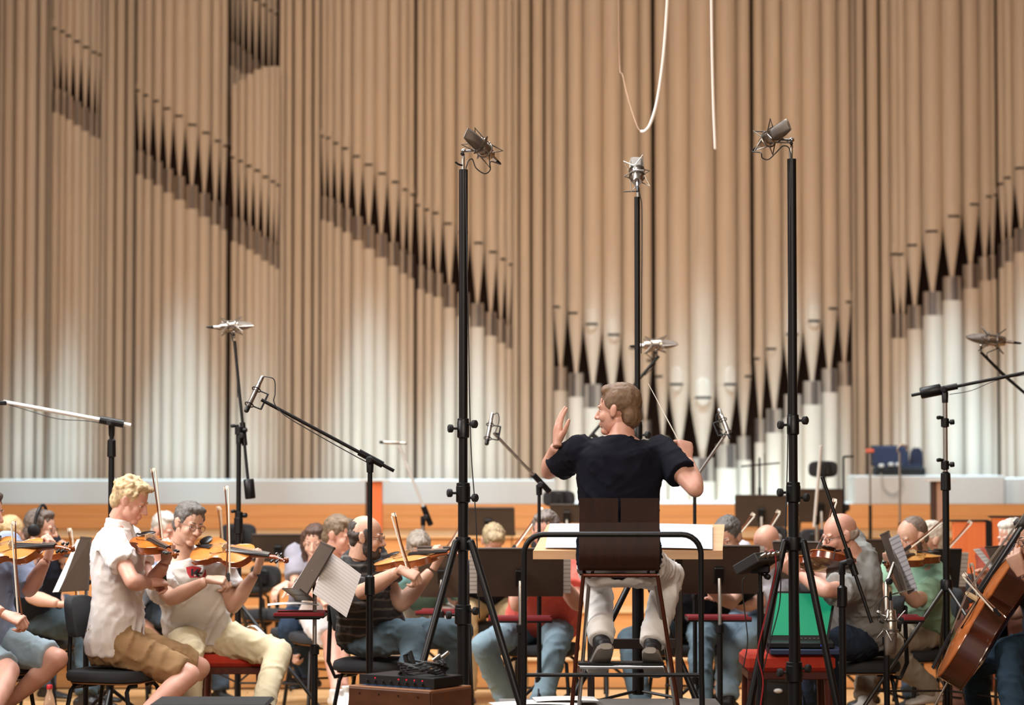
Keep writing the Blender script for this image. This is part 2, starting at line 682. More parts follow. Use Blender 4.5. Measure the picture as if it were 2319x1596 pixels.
def tower(pipes, bots, c, hw, bottom, depth=0.30, tops=None, Y=YO):
    for i, (px, w) in enumerate(pipes):
        t = max(-1.15, min(1.15, (px - c) / hw))
        ang = t * 0.85
        Yp = Y + depth * (1 - math.cos(ang * 1.35)) / 0.6
        organ_pipe(px, w + 2.6, Yp, bottom, bots[i], None, ang, tops[i] if tops else None)


def flats(edges, bottom, Y, shift=None):
    for i, (a, b) in enumerate(edges):
        organ_pipe((a + b) / 2, b - a - 0.6, Y + (shift[i] if shift else 0), bottom)


BL = 1090
flats([(-52, -28), (-27, -8), (-6, 6), (6, 31), (31, 55), (56, 81), (82, 103), (102, 118)], BL, YO, (0.3, 0.25, 0.2, 0.1, 0.0, 0.0, 0.12, 0.28))
tower([(129, 20), (144, 15), (157, 17), (174, 18), (192, 18), (208, 15), (220, 12)], [256, 262, 272, 285, 298, 309, 314], 168, 52, BL, 0.22)
flats([(224, 238), (238, 258.5), (260.5, 282), (284.5, 304)], BL, YO + 0.36, (0, 0.04, 0.04, 0))
tower([(318, 17), (336, 20), (358, 21), (381, 23), (406, 26), (434, 28), (462, 26), (487, 21), (505, 16)],
      [396, 407, 420, 437, 454, 474, 492, 510, 521], 412, 108, BL)
tower([(532, 15), (548, 15), (565, 16), (582, 17), (599, 17), (614, 13), (625, 12)], [547, 555, 566, 577, 591, 601, 609], 578, 56, BL, 0.2,
      tops=[190, 180, 167, 157, 151, 150, 150])
# smaller rank standing in the opening above
tower([(527, 9), (538, 9), (550, 10), (564, 11), (579, 12), (595, 11), (609, 10), (621, 9)], [150, 158, 168, 178, 190, 202, 214, 222], 575, 50, 330, 0.1, Y=YO + 0.55)
flats([(631, 644), (644, 661), (663.5, 685), (687.5, 707), (709.5, 725)], BL, YO + 0.34, (-0.05, 0, 0.04, 0.04, 0))
tower([(735, 14), (749, 17), (766, 19), (786, 21), (810, 24), (835, 26), (863, 27), (890, 25), (912, 19), (929, 15)],
      [499, 503, 515, 527, 545, 564, 584, 603, 620, 631], 836, 106, BL)
tower([(953, 17), (972, 18), (992, 22), (1018, 27), (1049, 28), (1081, 30), (1111, 27), (1134, 20), (1151, 15)],
      [655, 665, 673, 697, 717, 741, 761, 777, 789], 1056, 108, BL)
flats([(1158, 1174), (1175.5, 1201), (1205, 1232), (1234.5, 1255)], BL, YO + 0.34, (0, 0.04, 0.04, 0))
BC = 1142
tower([(1270, 30), (1305, 35), (1343, 41), (1386, 41), (1427, 38), (1461, 29)], [885, 899, 924, 948, 978, 1006], 1365, 106, BC, Y=YO - 0.1)
tower([(1501, 30), (1539, 48), (1591, 55), (1644, 48), (1684, 32)], [1042, 1060, 1090, 1060, 1042], 1591, 112, BC, Y=YO - 0.1)
tower([(1722, 24), (1754, 38), (1796, 42), (1839, 42), (1878, 37), (1912, 30)], [1002, 980, 947, 917, 889, 874], 1818, 108, BC, Y=YO - 0.1)
flats([(1928, 1937), (1937, 1959), (1963, 1991), (1995, 2019)], BC, YO + 0.34, (-.05, 0.02, 0.04, 0.02))
tower([(2033, 26), (2046, 22), (2072, 34), (2112, 43), (2156, 43), (2198, 38), (2230, 30), (2248, 16)], [766, 766, 746, 715, 681, 654, 636, 632], 2140, 116, 1085)
tower([(2272, 18), (2287, 22), (2314, 34), (2350, 38), (2390, 38)], [607, 593, 572, 545, 520], 2360, 104, 1085)
# the front goes on beyond the frame
flats([(-300 + 22 * i_, -279 + 22 * i_) for i_ in range(11)], BL, YO + 0.1)
flats([(2411 + 30 * i_, 2440 + 30 * i_) for i_ in range(8)], 1085, YO + 0.1)

# ================================================================== PEOPLE
def remesh(mb, voxel, smooth=2, mats=None, name='tmp', factor=0.5):
    """one continuous surface around the overlapping volumes in mb -> (vertices, faces)"""
    me = bpy.data.meshes.new('tmp')
    me.from_pydata(mb.v, [], mb.f)
    ob = bpy.data.objects.new('tmp', me)
    COL.objects.link(ob)
    m = ob.modifiers.new('r', 'REMESH')
    m.mode = 'VOXEL'
    m.voxel_size = voxel
    if smooth:
        s = ob.modifiers.new('s', 'SMOOTH')
        s.iterations = smooth
        s.factor = factor
    dg = bpy.context.evaluated_depsgraph_get()
    dg.update()
    ev = ob.evaluated_get(dg)
    m2 = ev.to_mesh()
    nv = len(m2.vertices)
    co = np.empty(nv * 3, dtype=np.float64)
    m2.vertices.foreach_get('co', co)
    co = co.reshape(-1, 3)
    fs = [tuple(p.vertices) for p in m2.polygons]
    no = np.empty(nv * 3)
    m2.vertices.foreach_get('normal', no)
    no = no.reshape(-1, 3)
    ev.to_mesh_clear()
    bpy.data.objects.remove(ob)
    bpy.data.meshes.remove(me)
    return co, fs, no


class Soup:
    """already finished pieces of one mesh"""
    def __init__(self):
        self.v = []
        self.f = []
        self.mi = []
        self.n = 0

    def add(self, co, fs, mi=0, R=None, t=(0, 0, 0), flip=False):
        co = np.asarray(co)
        if R is not None:
            co = co @ np.array(R).T
        co = co + np.array(t)
        self.v.append(co)
        k = self.n
        if flip:
            self.f.extend([tuple(k + i for i in reversed(f)) for f in fs])
        else:
            self.f.extend([tuple(k + i for i in f) for f in fs])
        self.mi.extend([mi] * len(fs) if isinstance(mi, int) else mi)
        self.n += len(co)

    def build(self, name, mats, parent):
        mb = MB()
        mb.v = [tuple(p) for p in np.concatenate(self.v)]
        mb.f = self.f
        mb.mi = self.mi
        return mb.build(name, mats, parent, True, 75)


def wrinkle(co, no, amp, scale, seed, stretch=(1, 1, 1)):
    out = co.copy()
    for i in range(len(co)):
        p = V((co[i][0] * scale * stretch[0] + seed, co[i][1] * scale * stretch[1], co[i][2] * scale * stretch[2]))
        d = noise.noise(p) + 0.5 * noise.noise(p * 2.3)
        out[i] += no[i] * (d * amp)
    return out


def folds(co, no, amp, scale, seed, axis, ratio=0.35):
    """ridged folds running roughly along axis"""
    ax = np.array(V(axis).normalized())
    out = co.copy()
    along = co @ ax
    rest = co - along[:, None] * ax
    q = (rest + along[:, None] * ax * ratio) * scale + seed * 1.7
    for i in range(len(co)):
        p = V(q[i])
        d = noise.noise(p)
        r = (1 - min(1.0, abs(d) * 2.6)) ** 2
        d2 = noise.noise(p * 0.5 + V((5.1, 2.2, 7.7)))
        out[i] += no[i] * (amp * (r * max(0.0, 0.45 + d2) - 0.15))
    return out


# ---- head template, x forward, y left, z up, origin between the ears
def head_template():
    h = MB()
    h.ell((-0.012, 0, 0.033), (0.098, 0.077, 0.088), nu=20, nv=14)
    h.ell((0.030, 0, -0.028), (0.060, 0.060, 0.084), nu=20, nv=14)
    h.ell((0.020, 0, -0.062), (0.056, 0.055, 0.044), nu=18, nv=12)
    h.ell((0.066, 0, -0.097), (0.023, 0.026, 0.020))
    h.tube([(0.086, 0, 0.012), (0.097, 0, -0.008), (0.109, 0, -0.030)], [0.009, 0.0105, 0.0125], 10, round_caps=True)
    for s in (-1, 1):
        h.ell((0.096, s * 0.0115, -0.034), (0.011, 0.009, 0.008))
        h.ell((0.058, s * 0.040, -0.030), (0.026, 0.022, 0.026))
        h.ell((0.077, s * 0.030, 0.021), (0.013, 0.024, 0.008))
        h.ell((0.0715, s * 0.031, 0.0095), (0.0135, 0.0165, 0.0075))
        h.ell((0.0700, s * 0.031, -0.0105), (0.0135, 0.0165, 0.0065))
        R = Matrix.Rotation(rad(-18) * s, 3, 'Z') @ Matrix.Rotation(rad(-14), 3, 'Y')
        h.ell((-0.006, s * 0.080, -0.004), (0.020, 0.008, 0.033), R)
        h.ell((-0.012, s * 0.084, 0.004), (0.016, 0.006, 0.024), R)
    h.ell((0.087, 0, -0.060), (0.010, 0.024, 0.0065))
    h.ell((0.085, 0, -0.072), (0.010, 0.020, 0.0070))
    h.tube([(-0.02, 0, -0.04), (-0.03, 0, -0.13)], [0.054, 0.051], 16)
    return remesh(h, 0.0045, 2)


def eye_parts():
    w, d = MB(), MB()
    for s in (-1, 1):
        w.ell((0.0712, s * 0.031, -0.0005), (0.0105, 0.0125, 0.0058))
        d.ell((0.0782, s * 0.031, -0.0005), (0.0050, 0.0055, 0.0052))
    return w, d


HEAD = head_template()
EYEW, EYED = eye_parts()


# ---- hand templates: x to the fingers, z back of the hand, y thumb side (right hand)
def hand_template(pose):
    h = MB()
    secs = []
    X, Y_, Z = V((1, 0, 0)), V((0, 1, 0)), V((0, 0, 1))
    for x, w, t, z in ((-0.015, 0.0255, 0.019, 0), (0.005, 0.027, 0.018, 0), (0.035, 0.036, 0.0165, 0.001), (0.065, 0.041, 0.015, 0.001), (0.088, 0.040, 0.012, 0.0)):
        secs.append(((x, 0, z), Y_, Z, w, t, t))
    h.loft(secs, 16, 2.6)
    bend = {'open': (8, 10, 6), 'relaxed': (28, 30, 18), 'grip': (52, 60, 35), 'finger': (48, 72, 42), 'fist': (78, 85, 50)}[pose]
    spread = {'open': 7, 'relaxed': 3, 'grip': 2, 'finger': 5, 'fist': 1}[pose]
    lens = ((0.040, 0.024, 0.019), (0.044, 0.028, 0.020), (0.041, 0.026, 0.020), (0.032, 0.020, 0.018))
    for i in range(4):
        yb = (0.030, 0.0105, -0.010, -0.029)[i]
        a = 0.0
        sp = rad(spread * (1.5 - i))
        p = V((0.080 - 0.004 * abs(i - 1), yb, 0.001))
        pts = [p.copy()]
        k = 1.0 + (0.06 * i if pose in ('grip', 'finger') else 0.02 * i)
        for j in range(3):
            a += rad(bend[j]) * k
            d = V((math.cos(a) * math.cos(sp), math.sin(sp) * (math.cos(a) * 0.9 + 0.1), -math.sin(a)))
            p = p + d * lens[i][j]
            pts.append(p.copy())
        r = (0.0098, 0.0092, 0.0085, 0.0068)
        sc = (1, 1.03, 1, 0.87)[i]
        h.tube(pts, [q * sc for q in r], 10, round_caps=True)
    tb = {'open': (V((0.62, 0.75, -0.15)), V((0.82, 0.52, -0.15)), V((0.9, 0.4, -0.2))),
          'relaxed': (V((0.66, 0.62, -0.42)), V((0.85, 0.30, -0.43)), V((0.9, 0.1, -0.4))),
          'grip': (V((0.62, 0.42, -0.66)), V((0.85, 0.0, -0.52)), V((0.9, -0.25, -0.35))),
          'finger': (V((0.62, 0.55, -0.56)), V((0.80, 0.30, -0.50)), V((0.9, 0.15, -0.3))),
          'fist': (V((0.62, 0.40, -0.68)), V((0.75, -0.35, -0.55)), V((0.5, -0.8, -0.3)))}[pose]
    p = V((0.016, 0.021, -0.004))
    pts = [p.copy()]
    for d, L in zip(tb, (0.044, 0.031, 0.025)):
        p = p + d.normalized() * L
        pts.append(p.copy())
    h.tube(pts, [0.0150, 0.0118, 0.0102, 0.0080], 10, round_caps=True)
    return remesh(h, 0.0042, 1)


HANDS = {}


def hand_mesh(pose):
    if pose not in HANDS:
        HANDS[pose] = hand_template(pose)
    return HANDS[pose]


M_EYEW = mat('eye_white', '#d8cfc6', 0.3)
M_EYED = mat('eye_dark', '#1c1512', 0.2)


def skin(tone):
    pal = {'fair': ('#cfa690', '#c69882'), 'pink': ('#d0a08c', '#c58f7b'), 'tan': ('#c89e88', '#bd907a'), 'pale': ('#d8ab92', '#cb957c')}
    a, b = pal[tone]
    m = mat('skin_' + tone, a, 0.5, col2=b, vscale=14, bump=0.03, bscale=200)
    bs = m.node_tree.nodes['Principled BSDF']
    bs.inputs['Subsurface Weight'].default_value = 0.06
    bs.inputs['Subsurface Radius'].default_value = (0.012, 0.005, 0.003)
    bs.inputs['Subsurface Scale'].default_value = 0.6
    return m


def cloth(name, col, var=0.05):
    return mat('cloth_' + name, col, 0.9, var=var, vscale=7, bump=0.10, bscale=220, spec=0.15)


def yawdir(phi):
    return V((math.sin(rad(phi)), -math.cos(rad(phi)), 0))


LIMB_ARM = [(0, 0.046), (0.15, 0.049), (0.45, 0.044), (0.8, 0.038), (1, 0.037)]
LIMB_FORE = [(0, 0.037), (0.12, 0.041), (0.3, 0.043), (0.6, 0.034), (0.9, 0.026), (1.03, 0.024)]
LIMB_THIGH = [(-0.05, 0.075), (0.1, 0.083), (0.35, 0.078), (0.7, 0.063), (0.92, 0.055), (1, 0.054)]
LIMB_SHIN = [(0, 0.053), (0.12, 0.052), (0.3, 0.056), (0.55, 0.046), (0.85, 0.034), (1, 0.034)]


def limb(mb, a, b, prof, k=1.0, add=0.0, t1=1.0, n=14, t0=None):
    pts, rr = [], []
    for t, r in prof:
        if t0 is not None and t < t0 - 1e-6:
            continue
        if t > t1 + 1e-6:
            break
        pts.append(a + (b - a) * t)
        rr.append(r * k + add)
    if t1 < 1 and prof[-1][0] > t1:
        last = [q for q in prof if q[0] <= t1]
        r0 = rr[-1]
        pts.append(a + (b - a) * t1)
        rr.append(r0)
    mb.tube(pts, rr, n)


def bez(p0, p1, p2, t):
    return p0 * (1 - t) ** 2 + p1 * 2 * t * (1 - t) + p2 * t * t


class Person:
    pass


def person(label, Y, pel, neck, head, chest=0, hips=None, hyaw=0, hpitch=0, hroll=0, armL=None, armR=None, legL=None, legR=None,
           handL=None, handR=None, skin_tone='fair', hair=None, hair_col='#6b5442', shirt='#888888', shirt_mat=None, sleeve=0.62,
           collar=False, pants='#44505e', pants_len=1.02, shoe='#1b1b1d', k=1.0, belly=0.0, neck_near=True, gender='m', voxel=0.011,
           beard=None, glasses=False, seed=1, s=1.0, legs=True, loose=0.016, headY=None, sleeve_mat=None, socks=None, sole=None,
           hair_noise=0.006, hand_dorL=None, hand_dorR=None, poseL='finger', poseR='grip', hscale=0.88, feet=True, footL=None, footR=None):
    """a figure posed from its joints: each joint lies on its sight line at limb length from the joint before it"""
    P = Person()
    P.pel = at(pel[0], pel[1], Y) if not isinstance(pel, Vector) else pel
    P.neck = hit(P.pel, neck[0], neck[1], 0.53 * s, neck_near)
    root = thing('person', (P.pel.x, P.pel.y, 0.0), label, 'person')
    P.root = root
    M_SK = skin(skin_tone)
    hips = chest if hips is None else hips
    spine = (P.neck - P.pel)
    ups = spine.normalized()
    cf = yawdir(chest)
    cf = (cf - ups * cf.dot(ups)).normalized()
    cs = ups.cross(cf)            # the person's left
    hf = yawdir(hips)
    hs = V((0, 0, 1)).cross(hf)
    P.cf, P.cs, P.hf, P.hs, P.ups = cf, cs, hf, hs, ups
    # ---- head
    hfw = yawdir(hyaw)
    hl = V((0, 0, 1)).cross(hfw)
    Rh = Matrix((hfw, hl, V((0, 0, 1)))).transposed()
    Rh = Rh @ Matrix.Rotation(rad(hpitch), 3, 'Y') @ Matrix.Rotation(rad(hroll), 3, 'X')
    if headY is None:
        P.head = hit(P.neck, head[0], head[1], 0.185 * s, True, 1.4)
        # keep the head above the neck rather than far in front of it
        mid = at(head[0], head[1], P.neck.y - 0.02 + 0.05 * yawdir(chest).y)
        P.head = mid
    else:
        P.head = at(head[0], head[1], headY)
    P.Rh = Rh
    hs_ = hscale * s
    # ---- arms
    P.shL = P.neck + cs * (0.178 * s * k ** 0.5) - ups * 0.055 * s + cf * 0.01
    P.shR = P.neck - cs * (0.178 * s * k ** 0.5) - ups * 0.055 * s + cf * 0.01

    def arm(sh, spec, side):
        if spec is None:
            e = sh - ups * 0.27 * s + cs * side * 0.07 + cf * 0.02
            w = e + cf * 0.22 * s - V((0, 0, 0.08)) - cs * side * 0.06
            return e, w
        (ex, ey, en), (wx, wy, wn) = spec
        e = hit(sh, ex, ey, 0.285 * s, en)
        w = hit(e, wx, wy, 0.25 * s, wn)
        return e, w
    P.elL, P.wrL = arm(P.shL, armL, 1)
    P.elR, P.wrR = arm(P.shR, armR, -1)
    # ---- legs
    P.hiL = P.pel + hs * 0.085 * s * k ** 0.5
    P.hiR = P.pel - hs * 0.085 * s * k ** 0.5

    def leg(hp, spec, side):
        if spec is None:
            kn = hp + (hf * 0.42 + hs * side * 0.08) * s + V((0, 0, 0.0))
            an = V((kn.x, kn.y, 0.09)) + hf * 0.05
            return kn, an
        (kx, ky, kn_), (ax, ay, an_) = spec
        kn = hit(hp, kx, ky, 0.43 * s, kn_)
        an = hit(kn, ax, ay, 0.41 * s, an_)
        return kn, an
    P.knL, P.anL = leg(P.hiL, legL, 1)
    P.knR, P.anR = leg(P.hiR, legR, -1)

    # ---- body surface
    def torso_secs(add, t0, t1, kb=1.0, bel=0.0):
        prof = [(-0.20, 0.115, 0.095, 0.10), (-0.12, 0.150, 0.105, 0.115), (0.0, 0.165, 0.105, 0.125), (0.18, 0.158, 0.100, 0.105), (0.36, 0.146, 0.100, 0.090),
                (0.56, 0.156, 0.108, 0.095), (0.74, 0.170, 0.112, 0.102), (0.87, 0.178, 0.096, 0.098), (0.945, 0.150, 0.070, 0.080), (1.0, 0.085, 0.055, 0.062), (1.035, 0.060, 0.052, 0.054)]
        if gender == 'f':
            prof = [(a, b * (0.92 if a > 0.3 else 1.02), c, d) for a, b, c, d in prof]
        out = []
        for t, w, f, b in prof:
            if t < t0 - 1e-6 or t > t1 + 1e-6:
                continue
            q = max(0.0, min(1.0, t))
            mid = P.pel + (P.neck - P.pel) * 0.5 - cf * 0.012
            c = bez(P.pel, mid, P.neck, q) if 0 <= t <= 1 else (P.pel + ups * (t * spine.length) if t < 0 else P.neck + ups * ((t - 1) * spine.length))
            sd = (hs * (1 - q) + cs * q).normalized()
            fd = (hf * (1 - q) + cf * q).normalized()
            bl = bel * math.exp(-((t - 0.25) / 0.22) ** 2)
            out.append((c, sd, fd, w * s * kb + add + bl * 0.35, f * s * kb + add + bl, b * s * kb + add))
        return out
    body = MB()
    body.loft(torso_secs(-0.004, -0.20, 1.04, k, belly), 22, 2.3)
    for sh, el, wr in ((P.shL, P.elL, P.wrL), (P.shR, P.elR, P.wrR)):
        body.ell(sh, (0.056 * s, 0.056 * s, 0.056 * s))
        limb(body, sh, el, LIMB_ARM, s * k ** 0.5)
        body.ell(el, (0.037 * s, 0.037 * s, 0.037 * s))
        limb(body, el, wr, LIMB_FORE, s * k ** 0.4)
    if legs:
        for hp, kn, an in ((P.hiL, P.knL, P.anL), (P.hiR, P.knR, P.anR)):
            limb(body, hp, kn, LIMB_THIGH, s * k ** 0.5)
            body.ell(kn, (0.055 * s,) * 3)
            limb(body, kn, an, LIMB_SHIN, s * k ** 0.4)
    nb = P.head + Rh @ V((-0.028, 0, -0.06)) * hs_
    body.tube([P.neck - ups * 0.04 * s, P.neck + (nb - P.neck) * 0.5, nb], [0.062 * s, 0.051 * s, 0.047 * s], 16)
    co, fs, no = remesh(body, voxel, 3)
    so = Soup()
    so.add(co, fs, 0)
    so.add(HEAD[0] * hs_, HEAD[1], 0, Rh, P.head)
    so.add(np.array(EYEW.v) * hs_, EYEW.f, 1, Rh, P.head)
    so.add(np.array(EYED.v) * hs_, EYED.f, 2, Rh, P.head)

    def hand(wr, el, spec, dorsal, pose, left):
        if spec is not None and not isinstance(spec, Vector):
            kn = hit(wr, spec[0], spec[1], 0.088 * s, spec[2])
            d = (kn - wr).normalized()
        elif spec is not None:
            d = spec.normalized()
        else:
            d = (wr - el).normalized()
        z = V(dorsal) if dorsal is not None else V((0, 0, 1))
        z = z - d * z.dot(d)
        if z.length < 0.05:
            z = d.orthogonal()
        z.normalize()
        y_ = z.cross(d)
        R = Matrix((d, y_, z)).transposed()
        hc, hfs, _ = hand_mesh(pose)
        hc = hc.copy() * s
        if left:
            hc[:, 1] *= -1
        so.add(hc, hfs, 0, R, wr, flip=left)
        return R, wr + d * 0.085 * s - z * 0.03 * s
    P.RL, P.gripL = hand(P.wrL, P.elL, handL, hand_dorL, poseL, True)
    P.RR, P.gripR = hand(P.wrR, P.elR, handR, hand_dorR, poseR, False)
    bodyo = so.build('body', [M_SK, M_EYEW, M_EYED], root)
    P.body = bodyo

    # ---- shirt
    sm = shirt_mat or cloth('shirt_' + shirt[1:], shirt)
    g = MB()
    g.loft(torso_secs(loose, -0.12, 1.0 if not collar else 1.0, k, belly), 26, 2.25)
    for sh, el, wr, sd in ((P.shL, P.elL, P.wrL, 1), (P.shR, P.elR, P.wrR, -1)):
        g.ell(sh, (0.064 * s + loose * 0.5,) * 3)
        if sleeve <= 1.0:
            q = P.neck + (sh - P.neck) * 0.75 - ups * 0.01
            g.tube([q, sh, sh + (el - sh) * 0.35, sh + (el - sh) * sleeve],
                   [0.062 * s, (0.060 * s * k ** 0.5 + loose * 0.7), (0.056 * s * k ** 0.5 + loose * 0.9), (0.055 * s * k ** 0.5 + loose * 1.1)], 16)
        else:
            g.tube([sh, sh + (el - sh) * 0.4, el], [0.060 * s + loose * 0.6, 0.052 * s + loose * 0.8, 0.046 * s + loose * 0.8], 16, round_caps=True)
            g.tube([el, el + (wr - el) * (sleeve - 1)], [0.046 * s + loose * 0.7, 0.042 * s + loose * 0.8], 16)
    g.tube([P.neck - ups * 0.012 * s, P.neck + ups * 0.014 * s], [0.084 * s, 0.070 * s], 18)
    if collar:
        cc = P.neck + ups * 0.012
        g.tube([cc, cc + ups * 0.035 * s + cf * 0.004], [0.072 * s, 0.068 * s], 18)
    co, fs, no = remesh(g, voxel, 3)
    co = wrinkle(co, no, 0.005, 7.0, seed * 3.7, (1, 1, 1.3))
    co = folds(co, no, 0.016, 13.0, seed * 1.3, cs * 0.6 + ups * 0.8 + cf * 0.3)
    co = folds(co, no, 0.008, 24.0, seed * 2.3 + 4, cs - ups * 0.5)
    g2 = Soup()
    g2.add(co, fs)
    P.shirt = g2.build('shirt', [sm], root)
    P.shirt_data = (co, fs)

    # ---- trousers
    if legs:
        pm = cloth('pants_' + pants[1:], pants, 0.10)
        g = MB()
        g.loft(torso_secs(0.008, -0.20, 0.19, k, belly * 0.7), 24, 2.3)
        for hp, kn, an in ((P.hiL, P.knL, P.anL), (P.hiR, P.knR, P.anR)):
            if pants_len > 0.7:
                g.tube([hp, hp + (kn - hp) * 0.2, hp + (kn - hp) * 0.6, kn], [0.088 * s, 0.096 * s * k ** 0.4, 0.083 * s, 0.071 * s], 16, round_caps=True)
                g.tube([kn, kn + (an - kn) * 0.35, kn + (an - kn) * pants_len], [0.070 * s, 0.068 * s, 0.062 * s], 16)
            else:
                g.tube([hp, hp + (kn - hp) * 0.2, hp + (kn - hp) * 0.6, hp + (kn - hp) * (pants_len + 0.3)], [0.088 * s, 0.097 * s * k ** 0.4, 0.086 * s, 0.080 * s], 16)
        co, fs, no = remesh(g, voxel, 3)
        co = wrinkle(co, no, 0.005, 7.0, seed * 5.1 + 9)
        co = folds(co, no, 0.016, 12.0, seed * 2.2, hs + V((0, 0, 0.5)))
        co = folds(co, no, 0.008, 24.0, seed * 3.2, hs - V((0, 0, 0.7)))
        g2 = Soup()
        g2.add(co, fs)
        P.pants = g2.build('trousers' if pants_len > 0.7 else 'shorts', [pm], root)
        # ---- shoes
        if feet:
            for an, kn, ft, nm in ((P.anL, P.knL, footL, 'shoe'), (P.anR, P.knR, footR, 'shoe')):
                fd = V(ft) if ft is not None else V(hf)
                fd.normalize()
                sd = fd.cross(V((0, 0, 1)))
                if sd.length < 0.1:
                    sd = V((1, 0, 0))
                sd.normalize()
                upv = sd.cross(fd)
                g = MB()
                secs = []
                for x, w, h, z in ((-0.075, 0.022, 0.030, 0), (-0.06, 0.034, 0.046, 0), (0.0, 0.039, 0.058, 0), (0.05, 0.041, 0.046, 0), (0.11, 0.047, 0.032, 0), (0.16, 0.044, 0.024, 0), (0.19, 0.026, 0.016, 0)):
                    c = an + fd * x * s - upv * (0.075 * s) + upv * h * s * 0.5
                    secs.append((c, sd, upv, w * s, h * s * 0.62, h * s * 0.55))
                g.loft(secs, 16, 2.5)
                g.tube([an + upv * 0.02, an - upv * 0.03], [0.041 * s, 0.043 * s], 14)
                co, fs, no = remesh(g, 0.009, 2)
                g2 = Soup()
                g2.add(co, fs)
                sho = g2.build('shoe', [mat('shoe_' + shoe[1:], shoe, 0.5)], root)
                if sole:
                    gs = MB()
                    gs.loft([(c - upv * 0.022 * s * 0 - upv * (0.0), sx, fy, w * 1.08, 0.016, 0.016) for (c, sx, fy, w, a_, b_), in
                             [((an + fd * x * s - upv * 0.072 * s, sd, upv, w * s, 0, 0),) for x, w in ((-0.078, 0.024), (-0.06, 0.036), (0, 0.041), (0.06, 0.043), (0.12, 0.049), (0.165, 0.045), (0.195, 0.026))]], 14, 3.0)
                    gs.build('sole', mat('sole_' + sole[1:], sole, 0.7), sho)
    # ---- hair
    if hair:
        g = MB()
        hc = V((0, 0, 0))
        if hair in ('short', 'curly', 'long', 'bob'):
            g.ell((-0.022, 0, 0.046), (0.101, 0.085, 0.090), nu=20, nv=14)
            g.ell((0.028, 0, 0.098), (0.052, 0.066, 0.030))
            g.ell((-0.068, 0, -0.022), (0.048, 0.066, 0.060))
            for sd in (-1, 1):
                g.ell((0.012, sd * 0.066, 0.045), (0.030, 0.014, 0.040))
            if hair == 'curly':
                for q in range(34):
                    a, b = random.uniform(-2.4, 2.4), random.uniform(-0.2, 1.35)
                    d = V((-math.cos(a) * math.cos(b), math.sin(a) * math.cos(b), math.sin(b)))
                    g.ell(V((-0.02, 0, 0.045)) + V((d.x * 0.098, d.y * 0.08, d.z * 0.09)), (0.017, 0.016, 0.014))
                g.ell((0.058, 0.01, 0.100), (0.036, 0.052, 0.018))
            if hair in ('long', 'bob'):
                L = 0.20 if hair == 'long' else 0.10
                for sd in (-1, 1):
                    g.tube([(-0.02, sd * 0.07, 0.05), (-0.03, sd * 0.085, -0.03), (-0.03, sd * 0.08, -0.05 - L)], [0.035, 0.032, 0.024], 12, round_caps=True)
                g.tube([(-0.07, 0, 0.03), (-0.095, 0, -0.05), (-0.10, 0, -0.06 - L)], [0.07, 0.06, 0.05], 14, round_caps=True)
        elif hair == 'quiff':
            g.ell((-0.022, 0, 0.046), (0.101, 0.085, 0.090), nu=20, nv=14)
            g.ell((0.030, 0, 0.099), (0.052, 0.064, 0.031))
            g.ell((-0.066, 0, -0.030), (0.050, 0.068, 0.064))
            for sd in (-1, 1):
                g.ell((0.014, sd * 0.067, 0.040), (0.026, 0.013, 0.042))
        elif hair == 'balding':
            g.ell((-0.030, 0, 0.012), (0.083, 0.0800, 0.050), nu=20, nv=14)
            g.ell((-0.058, 0, 0.046), (0.054, 0.066, 0.055))
            g.ell((-0.058, 0, -0.030), (0.036, 0.056, 0.038))
            for sd in (-1, 1):
                g.ell((0.010, sd * 0.070, 0.022), (0.022, 0.011, 0.040))
        elif hair == 'fringe':
            g.ell((-0.040, 0, -0.006), (0.079, 0.0785, 0.042), nu=20, nv=14)
        elif hair == 'crop':
            g.ell((-0.030, 0, 0.043), (0.0950, 0.0800, 0.0850), nu=20, nv=14)
            g.ell((-0.064, 0, -0.020), (0.044, 0.060, 0.050))
        elif hair == 'bun':
            g.ell((-0.022, 0, 0.046), (0.101, 0.085, 0.092), nu=20, nv=14)
            g.ell((-0.110, 0, 0.055), (0.035, 0.035, 0.035))
        co, fs, no = remesh(g, 0.0065, 2)
        co = wrinkle(co, no, hair_noise, 42.0, seed, (0.6, 1.6, 0.6))
        co = wrinkle(co, no, hair_noise * 0.5, 120.0, seed + 3, (0.5, 1.6, 0.5))
        g2 = Soup()
        g2.add(co * hs_, fs, 0, Rh, P.head)
        g2.build('hair', [mat('hair_' + hair_col[1:], hair_col, 0.65, var=0.35, vscale=70, stretch=(0.4, 1.5, 0.4))], root)
        # eyebrows
        g = MB()
        for sd in (-1, 1):
            g.tube([V((0.083, sd * 0.014, 0.024)), V((0.0835, sd * 0.030, 0.028)), V((0.072, sd * 0.046, 0.024))], [0.004, 0.0045, 0.003], 8, round_caps=True)
        g2 = Soup()
        g2.add(np.array(g.v) * hs_, g.f, 0, Rh, P.head)
        g2.build('eyebrows', [mat('hair_' + hair_col[1:], hair_col, 0.65)], root)
    if beard:
        g = MB()
        g.ell((0.052, 0, -0.094), (0.046, 0.047, 0.032))
        g.ell((0.030, 0, -0.082), (0.052, 0.057, 0.032))
        g.ell((0.090, 0, -0.051), (0.010, 0.026, 0.006))
        for sd in (-1, 1):
            g.ell((0.016, sd * 0.060, -0.045), (0.022, 0.010, 0.045))
            g.ell((0.080, sd * 0.024, -0.066), (0.012, 0.009, 0.022))
        co, fs, no = remesh(g, 0.006, 2)
        co = wrinkle(co, no, 0.005, 60.0, seed)
        g2 = Soup()
        g2.add(co * hs_, fs, 0, Rh, P.head)
        g2.build('beard', [mat('hair_' + beard[1:], beard, 0.75, var=0.35, vscale=70)], root)
